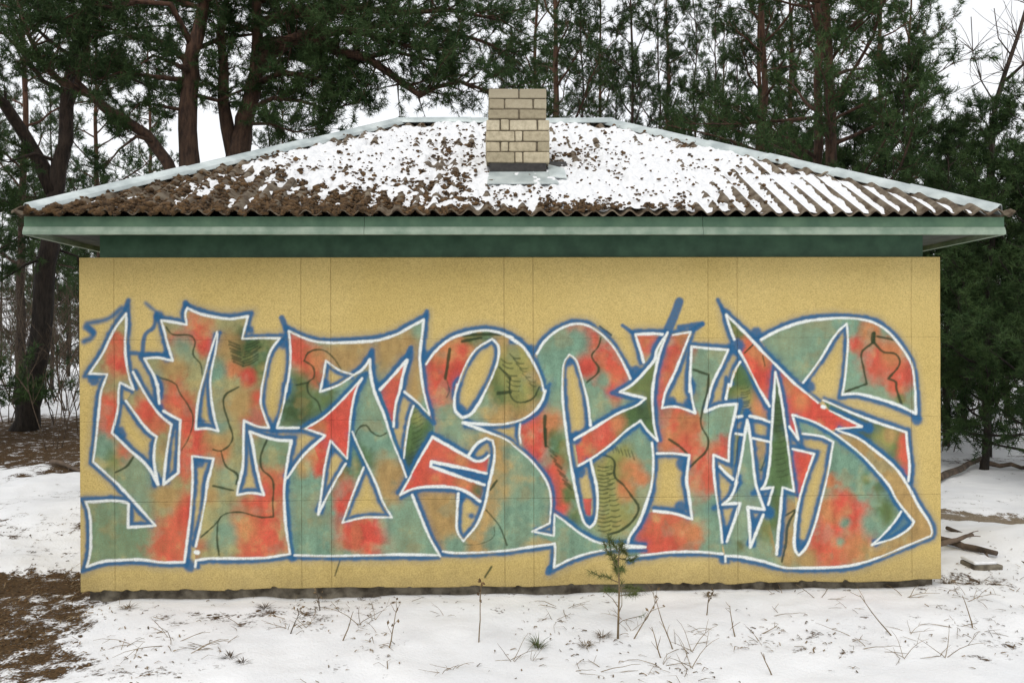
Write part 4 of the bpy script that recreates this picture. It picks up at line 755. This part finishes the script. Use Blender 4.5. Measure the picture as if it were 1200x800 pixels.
# other pines: a few grown models, placed one by one
def model(seed, h, rad, z0, cnt, ln, el, tuft, **k):
    r = np.random.default_rng(seed); sway = r.normal(0, .12, 2)
    tr_ = [np.array([sway[0]*math.sin(t*2.2)+r.normal(0, .03), sway[1]*math.sin(t*1.7)+r.normal(0, .03), h*t]) if t else np.zeros(3) for t in np.linspace(0, 1, 9)]
    return grow_tree(seed, tr_, rad, None, (z0, h*.985, cnt, ln, el), tuft, **k)
TALL = [model(21, 12.0, .10, 2.8, 28, 2.3, .18, (15, .095, .0055), nside=9, ntwig=4), model(22, 13.0, .11, 3.2, 28, 2.5, .25, (15, .095, .0055), nside=9, ntwig=4), model(23, 11.0, .085, 2.4, 28, 2.1, .3, (15, .095, .0055), nside=8, ntwig=4)]
FULL = [model(31, 7.5, .07, 0.5, 46, 1.75, .22, (15, .10, .006), nside=8, ntwig=5), model(32, 6.0, .06, 0.35, 42, 1.5, .3, (15, .10, .006), nside=8, ntwig=5)]
AIRY = [model(41, 9.5, .055, 1.8, 28, 2.0, .5, (14, .095, .0055), nside=7, ntwig=4), model(42, 10.5, .06, 2.2, 28, 2.1, .42, (14, .095, .0055), nside=7, ntwig=4)]
k_ = 0
for px, d, kind, vi, sc, lab in (
    (655, 16, 'T', 0, 1.0, 'tall dark pine with straight trunk just right of the chimney'), (885, 15.5, 'T', 1, .95, 'tall slim pine, darker of the close pair above the right roof slope'), (895, 17.5, 'T', 2, 1.05, 'slim pine close behind its twin above the right roof slope'),
    (957, 13.2, 'T', 2, 1.15, 'red barked pine on the left of the two thick trunks right of the slim pair'), (984, 12.6, 'T', 1, 1.05, 'thickest red barked pine standing over the right roof slope')):
    put_tree(TALL[vi], 'pine_tree', base_at(px, d-5.94), lab, None, sc, k_*1.3+.4); k_ += 1
for px, d, vi, sc in ((622, 21, 1, .95), (700, 23, 0, 1.), (790, 25, 1, 1.05), (850, 27, 2, 1.1), (930, 20, 0, 1.0), (1030, 18, 2, 1.1), (330, 27, 2, .9), (120, 22, 0, .95), (20, 19, 1, .95), (180, 30, 1, 1.), (-70, 15, 0, .9), (-20, 27, 2, 1.1), (395, 36, 0, .75), (1062, 22, 0, 1.0)):
    put_tree(TALL[vi], 'pine_tree', base_at(px, d-5.94), 'background pine with dark crown in the wood behind the house', 'pines in the wood behind the house', sc, k_*1.7); k_ += 1
for px, d, vi, sc in ((680, 17, 0, .95), (748, 17.5, 1, 1.05), (720, 24, 1, 1.0), (770, 20, 0, 1.0), (812, 19, 0, 1.0), (835, 22, 1, 1.), (862, 18, 0, .85), (640, 25, 0, 1.05), (592, 24, 1, .95), (315, 17, 0, .72), (920, 25, 1, 1.1), (60, 24, 1, .9)):
    put_tree(AIRY[vi], 'young_pine', base_at(px, d-5.94), 'thin airy young pine with sky showing through, behind the roof', 'thin young pines behind the roof', sc, k_*2.1, 'bark_dark'); k_ += 1
for px, d, vi, sc in ((1058, 12.5, 0, .78), (1108, 13.5, 1, .86), (1152, 11.5, 1, .84), (1208, 11.0, 0, .68), (1250, 13, 1, .95), (1012, 14.5, 1, .98), (1130, 16, 1, .95), (1180, 18, 0, .82), (1225, 17, 0, .85), (1090, 19, 0, .85), (1160, 23, 0, .9), (1260, 24, 0, 1.0), (1120, 28, 0, 1.0), (930, 15.5, 1, .9)):
    put_tree(FULL[vi], 'bushy_pine', base_at(px, d-5.94), 'dense dark bushy pine with low branches right of the house', 'bushy pines right of the house', sc, k_*1.1, 'bark_dark'); k_ += 1
for px, d, sc in ((1285, 9.5, .9), (-130, 12, 1.0), (-60, 30, 1.0), (40, 30, 1.), (110, 28, 1.1), (80, 34, 1.0), (1200, 36, 1.1), (1060, 38, 1.1)):
    put_tree(FULL[k_ % 2], 'bushy_pine', base_at(px, d-5.94), 'dense bushy pine in the farther wood beside the house', 'bushy pines in the farther wood', sc, k_*1.9, 'bark_dark'); k_ += 1
# far wood that closes the horizon on both sides
rf = np.random.default_rng(77)
for i in range(60):
    d = rf.uniform(42, 75); px = rf.uniform(-450, 1650)
    if 410 < px < 580 and d < 60: continue
    put_tree(TALL[i % 3], 'pine_tree', base_at(px, d-5.94), 'far pine in the distant wood seen between the nearer trunks', 'far pines of the distant wood', rf.uniform(.75, .95), rf.uniform(0, 6.28), 'bark_dark')
# bare shrubs
def shrub_mesh(seed, h, n_):
    r = np.random.default_rng(seed); q = MB()
    def rec(p, d, l, rad, lev):
        pts = bend(p, d, l, 4, r, .13, .04); q.tube(pts, [rad*(1-.15*i) for i in range(5)], 4 if lev < 2 else 3, cap=False)
        if lev < 3:
            for _ in range(4 if lev else 5):
                t = r.uniform(.3, 1); s, dd = along(pts, t); rec(s, unit(dd+unit(r.normal(0, 1, 3))*.65+[0, 0, .1]), l*r.uniform(.35, .6), rad*.5, lev+1)
    for i in range(n_):
        a = r.uniform(0, 6.28); rec(np.array([math.cos(a)*.12, math.sin(a)*.12, 0]), unit(np.array([math.cos(a)*.3, math.sin(a)*.3, 1])), h*r.uniform(.5, .75), .011, 0)
    return q.mesh('branches')
SH = [shrub_mesh(51, 2.6, 5), shrub_mesh(52, 2.0, 4)]
for i, (px, d, sc) in enumerate(((5, 15, 1.), (62, 12.5, .9), (85, 17, 1.1), (-20, 19, 1.2), (45, 22, 1.3), (100, 23, 1.3), (70, 14.5, .7), (15, 26, 1.4), (30, 17, 1.3), (90, 14, 1.1), (50, 19, 1.5), (75, 20, 1.5), (10, 20, 1.4), (1108, 13, .8), (1122, 15, .9), (1140, 14, .7), (1160, 15.5, 1.0), (1185, 14, .8), (1196, 16, 1.0))):
    o = empty('bare_shrub', base_at(px, d-5.94)); o.scale = (sc,)*3; o.rotation_euler = (0, 0, i*1.7)
    if px < 500: tag(o, 'leafless grey shrub with fine twigs on the bank left of the house', 'shrub', 'leafless shrubs left of the house')
    else: tag(o, 'leafless low shrub under the bushy pines right of the house', 'shrub', 'leafless shrubs right of the house')
    link('branches', SH[i % 2], M['twig'], o)
# bare forked deciduous tree at the right edge
Y = 6.5; b = A_(1158, 480); loc = (float(b[0]), Y, gz(b[0], Y)-0.05)
q = MB(); rB = np.random.default_rng(5)
def br(pts, r0): q.tube(local(loc, pts), [max(r0*(1-.7*i/(len(pts)-1)), .006) for i in range(len(pts))], 6)
br([[b[0], Y, loc[2]], A_(1156, 330), A_(1160, 200), A_(1166, 125), A_(1178, 85), A_(1192, 45), A_(1204, 5), A_(1215, -60)], .06); br([A_(1178, 95), A_(1200, 75, -.2), A_(1225, 40, -.3)], .03); br([A_(1168, 125), A_(1150, 95, .2), A_(1140, 60, .3), A_(1138, 20, .4)], .012); br([A_(1185, 65), A_(1170, 45, .2), A_(1165, 10, .3)], .012)
trk = q.mesh('trunk', True); q = MB()
for i in range(90):
    s = np.array([A_(1166, 125), A_(1178, 85), A_(1192, 45), A_(1204, 5), A_(1150, 95, .2), A_(1140, 60, .3), A_(1200, 75, -.2)])[i % 7]-np.array(loc)
    pts = bend(s, unit(rB.normal(0, 1, 3)+[0, 0, .8]), rB.uniform(.3, .9), 4, rB, .2, .05); q.tube(pts, [.006, .005, .004, .003, .002], 3, cap=False)
root = empty('bare_tree', loc); tag(root, 'leafless forked tree with thin twigs against the sky at the right', 'tree'); link('trunk', trk, M['bark_dark'], root); link('twigs', q.mesh('twigs'), M['twig'], root)

# ------------------------------------------------------------------ things in the snow
def on_ground(px, py):
    d = FW+RT*(px-600)/FPX+UP*(400-py)/FPX; z = -0.08
    for _ in range(6): t = (z-CAM[2])/d[2]; p = CAM+d*t; z = gz(p[0], p[1])
    return np.array([p[0], p[1], z])
# pine seedling in front of the wall
g0 = on_ground(724, 748); root = empty('pine_seedling', g0); tag(root, 'spindly young pine seedling growing in the snow before the painted wall', 'seedling')
r = np.random.default_rng(61); q = MB(); D0 = CAM[1]*-1+g0[1]; s_ = D0/FPX
stem = [np.array(v)*s_ for v in ((0,0,-3), (1,0,30), (2,0,60), (1,0,90), (3,0,112))]; q.tube(stem, [.007, .006, .005, .004, .003], 6)
tp, td = [], []
for t, side, l in [(.42, 1, 26), (.45, -1, 24), (.5, .8, 30), (.55, -.7, 30), (.6, 1, 36), (.62, -1, 30), (.68, -.6, 36), (.7, .9, 32), (.78, -1, 22), (.8, 1, 22), (.88, -.6, 14), (.9, .6, 14), (.97, .2, 10), (.3, -1, 22), (.25, 1, 34), (.15, 1, 30)]:
    p, _ = along(stem, t); pts = bend(p, unit(np.array([side*r.uniform(.4, 1), r.normal(0, .9), r.uniform(-.1, .7)])), l*s_*r.uniform(.7, 1.35), 4, r, .25, .05); q.tube(pts, [.003, .0025, .002, .002, .0015], 4, cap=False)
    if t > .35:
        for f in np.linspace(.25, 1, 9): a, dd = along(pts, min(f, .999)); tp.append(a); td.append(dd)
    else: tp.append(pts[-1]); td.append(unit(pts[-1]-pts[-2]))
tp.append(stem[-1]); td.append(np.array([0, 0, 1.]))
V, F = needles(np.array(tp), np.array(td), 20, .045, .0015, r); link('trunk', q.mesh('trunk', True), M['stem'], root); link('crown', np_mesh('crown', V, F), M['needle_young'], root)
# single dry stems: (px, py, height px, lean, branches, label)
def dry_plant(px, py, h, lean, nb, label, seed, leaf=0, mat='stem', spread=.6):
    g_ = on_ground(px, py); sc = (g_[1]-CAM[1])/FPX; r = np.random.default_rng(seed); o = empty('dry_plant', g_); tag(o, label, 'plant')
    q = MB(); main = bend([0, 0, -.01], unit(np.array([lean, r.normal(0, .1), 1])), h*sc, 5, r, .06, 0); q.tube(main, np.linspace(.0042, .0018, 6), 5, cap=False)
    lv = []
    for k in range(nb):
        t = r.uniform(.25, 1); p, dd = along(main, min(t, .99)); pts = bend(p, unit(dd+unit(r.normal(0, 1, 3))*spread), h*sc*r.uniform(.15, .4), 3, r, .15, .0); q.tube(pts, [.002, .0017, .0014, .001], 3, cap=False); lv.append(pts[-1])
    link('stem', q.mesh('stem'), M[mat], o)
    if leaf:
        q = MB()
        for p in [main[-1]]*leaf+lv:
            d = unit(r.normal(0, 1, 3)+[0, 0, .4])*.03; s = unit(np.cross(d, r.normal(0, 1, 3)))*.008; c = unit(np.cross(d, s))*.004
            q.add([p, p+d*.5+s+c, p+d, p+d*.5-s+c, p+d*.5-c], [(0, 1, 4), (1, 2, 4), (2, 3, 4), (3, 0, 4)])
        link('leaves', q.mesh('leaves'), M['moss' if leaf > 1 else 'litter'], o)
dry_plant(561, 752, 72, .02, 3, 'straight brown stem with a small leafy top left of the seedling', 71, 5)
dry_plant(456, 758, 52, .22, 6, 'thin dry stalk with small side twigs between the wall and bare snow', 72, 1)
dry_plant(401, 750, 44, .4, 1, 'lone hair thin dry grass stalk leaning to the right', 73)
dry_plant(789, 760, 66, -.35, 3, 'dry stem leaning left beside the pine seedling', 74)
dry_plant(742, 748, 58, .55, 5, 'forked dead twig leaning away from the seedling foot', 75, 1)
dry_plant(775, 770, 40, -.5, 4, 'tangled pale dry stalk in front of the leaning stem', 76)
dry_plant(862, 746, 38, -.15, 6, 'broken dry weed with spread pale branches', 77, 0, 'stem', 1.2)
dry_plant(890, 742, 22, 1.6, 5, 'flattened dry weed fanning out on the snow', 78, 0, 'stem', 1.0)
dry_plant(1046, 742, 62, -.75, 2, 'long dry stalk slanting toward the right end of the wall', 79)
dry_plant(1140, 735, 40, -.1, 1, 'upright single straw right of the wall', 80)
dry_plant(340, 742, 30, .3, 6, 'low dark dry weed near the left part of the wall', 81, 1, 'twig', 1.0)
dry_plant(375, 715, 24, -.2, 5, 'small branching dry weed close against the plinth', 82, 1, 'twig', .9)
dry_plant(905, 790, 34, -.4, 2, 'thin pale straw in the open snow', 83); dry_plant(828, 720, 30, .1, 4, 'little dry weed at the plinth right of the seedling', 84, 1)
dry_plant(622, 690, 34, -.1, 5, 'reddish dry weed standing against the foot of the wall', 85, 2, 'twig'); dry_plant(640, 692, 48, .05, 7, 'taller dry weed with seed heads against the foot of the wall', 86, 2, 'twig'); dry_plant(672, 690, 32, .1, 4, 'short dry weed at the wall below the arrow tail', 87, 1, 'twig')
# dry straws standing or bent in loose groups
def straw_mesh(seed):
    r = np.random.default_rng(seed); q = MB()
    for k in range(3+seed % 3):
        a = r.uniform(0, 6.28); e = r.uniform(.15, 1.1); pts = bend([r.normal(0, .015), r.normal(0, .015), -.01], unit(np.array([math.cos(a)*1.1, math.sin(a)*.8, e])), r.uniform(.10, .26), 5, r, .10, -.10)
        q.tube(pts, [.0022, .002, .0018, .0015, .0012, .0008], 3, cap=False)
        if r.random() < .5: s_, dd = along(pts, .6); q.tube(bend(s_, unit(dd+r.normal(0, .6, 3)), r.uniform(.03, .08), 2, r, .1, 0), [.0014, .0012, .0008], 3, cap=False)
    return q.mesh('stalks')
STRAW = [straw_mesh(k) for k in range(201, 207)]; r = np.random.default_rng(210)
for i, (cx, cy) in enumerate([(300, 740), (360, 730), (430, 720), (250, 755), (200, 735), (690, 735), (710, 770), (765, 735), (800, 765), (840, 740), (880, 765), (760, 785), (1010, 730), (1060, 720), (1090, 745), (1130, 705), (1150, 690), (970, 700), (900, 705), (520, 780), (610, 785), (140, 760), (470, 735), (1170, 740)]*2):
    px, py = cx+r.normal(0, 22), min(max(cy+r.normal(0, 12), 694), 796)
    o = empty('dry_straw', on_ground(px, py)); o.rotation_euler = (0, 0, r.uniform(0, 6.28)); o.scale = (r.uniform(.7, 1.3),)*3
    tag(o, 'wisp of bent dry straw sticking out of the snow before the wall', 'grass', 'straws in the snow before the wall'); link('stalks', STRAW[i % 6], M['stem'], o)
# grass tufts
def tuft(px, py, n_, h, label, seed, mat='stem', spread=.7):
    g_ = on_ground(px, py); r = np.random.default_rng(seed); o = empty('grass_tuft', g_); tag(o, label, 'grass'); Vs, Fs = [], []
    for k in range(n_):
        a = r.uniform(0, 6.28); d = unit(np.array([math.cos(a)*spread, math.sin(a)*spread, r.uniform(.3, 1.2)])); l = h*r.uniform(.5, 1.2); p = np.array([math.cos(a), math.sin(a), 0])*r.uniform(0, .03)
        s = unit(np.cross(d, [0, 0, 1.]))*.0022; m2_ = p+d*l*.55; e = p+d*l+np.array([math.cos(a), math.sin(a), -.6])*l*.25; i = len(Vs)
        Vs += [p-s, p+s, m2_+s*.8, m2_-s*.8, e]; Fs += [(i, i+1, i+2, i+3), (i+3, i+2, i+4)]
    q = MB(); q.add(Vs, Fs); q.build('blades', M[mat], o)
tuft(631, 758, 60, .085, 'small yellowish green grass tuft in the snow left of the seedling', 91, 'needle_young'); tuft(706, 746, 40, .06, 'brown grass tuft at the foot of the pine seedling', 92, 'litter', 1.2)
tuft(686, 757, 50, .05, 'flat pale straw tuft beside the seedling', 93, 'stem', 1.8); tuft(270, 770, 34, .05, 'dark grass tuft poking from snow in front of the left letter', 94, 'twig', 1.4); tuft(285, 776, 26, .045, 'second dark grass tuft nearest the bare brown ground', 95, 'twig', 1.5)
tuft(310, 712, 40, .06, 'dark grass tuft under the wall beside the plinth', 96, 'twig', 1.4); tuft(560, 694, 40, .06, 'dark leafy tuft close to the plinth below the middle letters', 97, 'moss', 1.4); tuft(832, 698, 40, .05, 'brown leafy tuft close to the plinth right of the seedling', 98, 'litter', 1.5); tuft(1110, 684, 60, .07, 'brown grass tuft at the right corner of the wall', 99, 'litter', 1.3); tuft(150, 712, 44, .06, 'brown grass tuft below the left end of the wall', 100, 'litter', 1.4)
# scattered litter: needles, bits of bark and dry grass, nobody could count it
def gz_arr(x, y): b_, _ = cover(x, y); return ground_h(x, y)-0.03*sstep(b_, 0.25, 0.5), b_
r = np.random.default_rng(101); n_ = 11000; x, y = r.uniform(-4.8, 4.6, n_), r.uniform(-2.2, 2.4, n_); z, b_ = gz_arr(x, y); cl = vnoise(x*2.2, y*2.2, 180)
ok = ~((np.abs(x) < 3.02) & (y > -.01)) & (r.random(n_) < 0.0+2.0*np.maximum(cl-.52, 0)+np.maximum(b_-.12, 0)*1.2); x, y, z = x[ok], y[ok], z[ok]; n_ = len(x)
big = r.random(n_) < .16; l = (r.uniform(.012, .045, n_)*np.where(big, 3, 1))[:, None]; a = r.uniform(0, 6.28, n_); w_ = (r.uniform(.001, .003, n_)*np.where(big, 1, 1.5))[:, None]
d = np.stack([np.cos(a), np.sin(a), r.uniform(-.05, .18, n_)], 1)*l; sdv = np.stack([-np.sin(a), np.cos(a), 0*a], 1)*w_; p = np.stack([x, y, z+.003], 1); md_ = p+d*.5+np.hstack([r.normal(0, .15, (n_, 2))*l, .15*l]); up_ = np.hstack([0*w_, 0*w_, w_])
Vs = np.stack([p-sdv, p+sdv, md_+sdv, md_-sdv, p+d+sdv*.4, p+d-sdv*.4, p+up_, md_+up_], 1).reshape(-1, 3)
Fs = (np.arange(n_)[:, None, None]*8+np.array([[0, 1, 2, 3], [3, 2, 4, 5], [0, 6, 7, 3], [1, 2, 7, 6]])).reshape(-1, 4)
o = link('litter', np_mesh('litter', Vs, Fs), M['litter']); tag(o, 'dry needles, grass and bark bits scattered over the snow', 'litter', kind='stuff')
n_ = 18000; x, y = r.uniform(-4.6, 4.4, n_), r.uniform(-2.0, 1.9, n_); z, b_ = gz_arr(x, y)
ok = ~((np.abs(x) < 3.0) & (y > -.01)) & (r.random(n_) < b_*1.3-.32); pts_ = iter(np.stack([x, y, z+.001], 1)[ok]); V, F = clumps(int(ok.sum()), None, None, lambda: (next(pts_), rng.uniform(.004, .018), rng.uniform(.3, .6)))
tag(link('moss_clumps', np_mesh('moss_clumps', V, F), M['moss']), 'brown moss and soil clumps on the bare ground around the house', 'moss', kind='stuff')
# fallen wood and a snowy slab right of the house
def log(p, q_, r0, r1, label, name='fallen_log', seed=0):
    r = np.random.default_rng(seed); a, b_ = np.array(p), np.array(q_); pts = [a+(b_-a)*t+r.normal(0, .012, 3)*(0 < t < 1) for t in np.linspace(0, 1, 8)]; g_ = pts[0].copy(); o = empty(name, g_); tag(o, label, 'log')
    q = MB(); q.tube([x-g_ for x in pts], np.linspace(r0, r1, 8), 9, bump=.12); link('trunk', q.mesh('trunk', True), M['log'], o)
    q = MB()
    for k in range(3): s, dd = along(pts, r.uniform(.3, .9)); e = bend(s-g_, unit(dd+r.normal(0, .4, 3)*[1, 1, 0]-[0, 0, .12]), r.uniform(.08, .16), 3, r, .15, 0); q.tube(e, [r1*.5, r1*.4, r1*.3, .003], 5)
    link('branch', q.mesh('branch'), M['log'], o)
def gp(px, py, dz=0): v = on_ground(px, py); v[2] += dz; return v
log(gp(1085, 636, .06), gp(1168, 652, .04), .036, .02, 'mossy fallen log lying by the right end of the wall', seed=1); log(gp(1078, 652, .05), gp(1140, 640, .10), .028, .014, 'shorter fallen log crossing the mossy one', seed=2); log(gp(1095, 566, .05), gp(1150, 545, .10), .05, .03, 'dark fallen trunk under the bushy pines', seed=3); log(gp(1148, 549, .08), gp(1235, 553, .04), .035, .02, 'thin dark fallen trunk on the snow bank behind the track', seed=4); log(gp(1110, 622, .03), gp(1215, 650, .02), .018, .008, 'long thin fallen branch on the snow above the logs', 'fallen_branch', 5); log(gp(60, 545, .05), gp(120, 560, .04), .03, .02, 'broken branch lying on the brown bank left of the house', 'fallen_branch', 6)
g_ = gp(1152, 664); o = empty('concrete_slab', g_); tag(o, 'tilted concrete slab capped with snow near the fallen logs', 'slab'); q = MB(); q.box((-.12, -.08, -.05), (.10, .11, .035), .015); bevel_mod(q.build('block', M['concrete'], o), .012); q = MB(); q.box((-.115, -.075, .036), (.08, .10, .062), .014); bevel_mod(q.build('snow_cap', M['snow'], o), .02, 3)
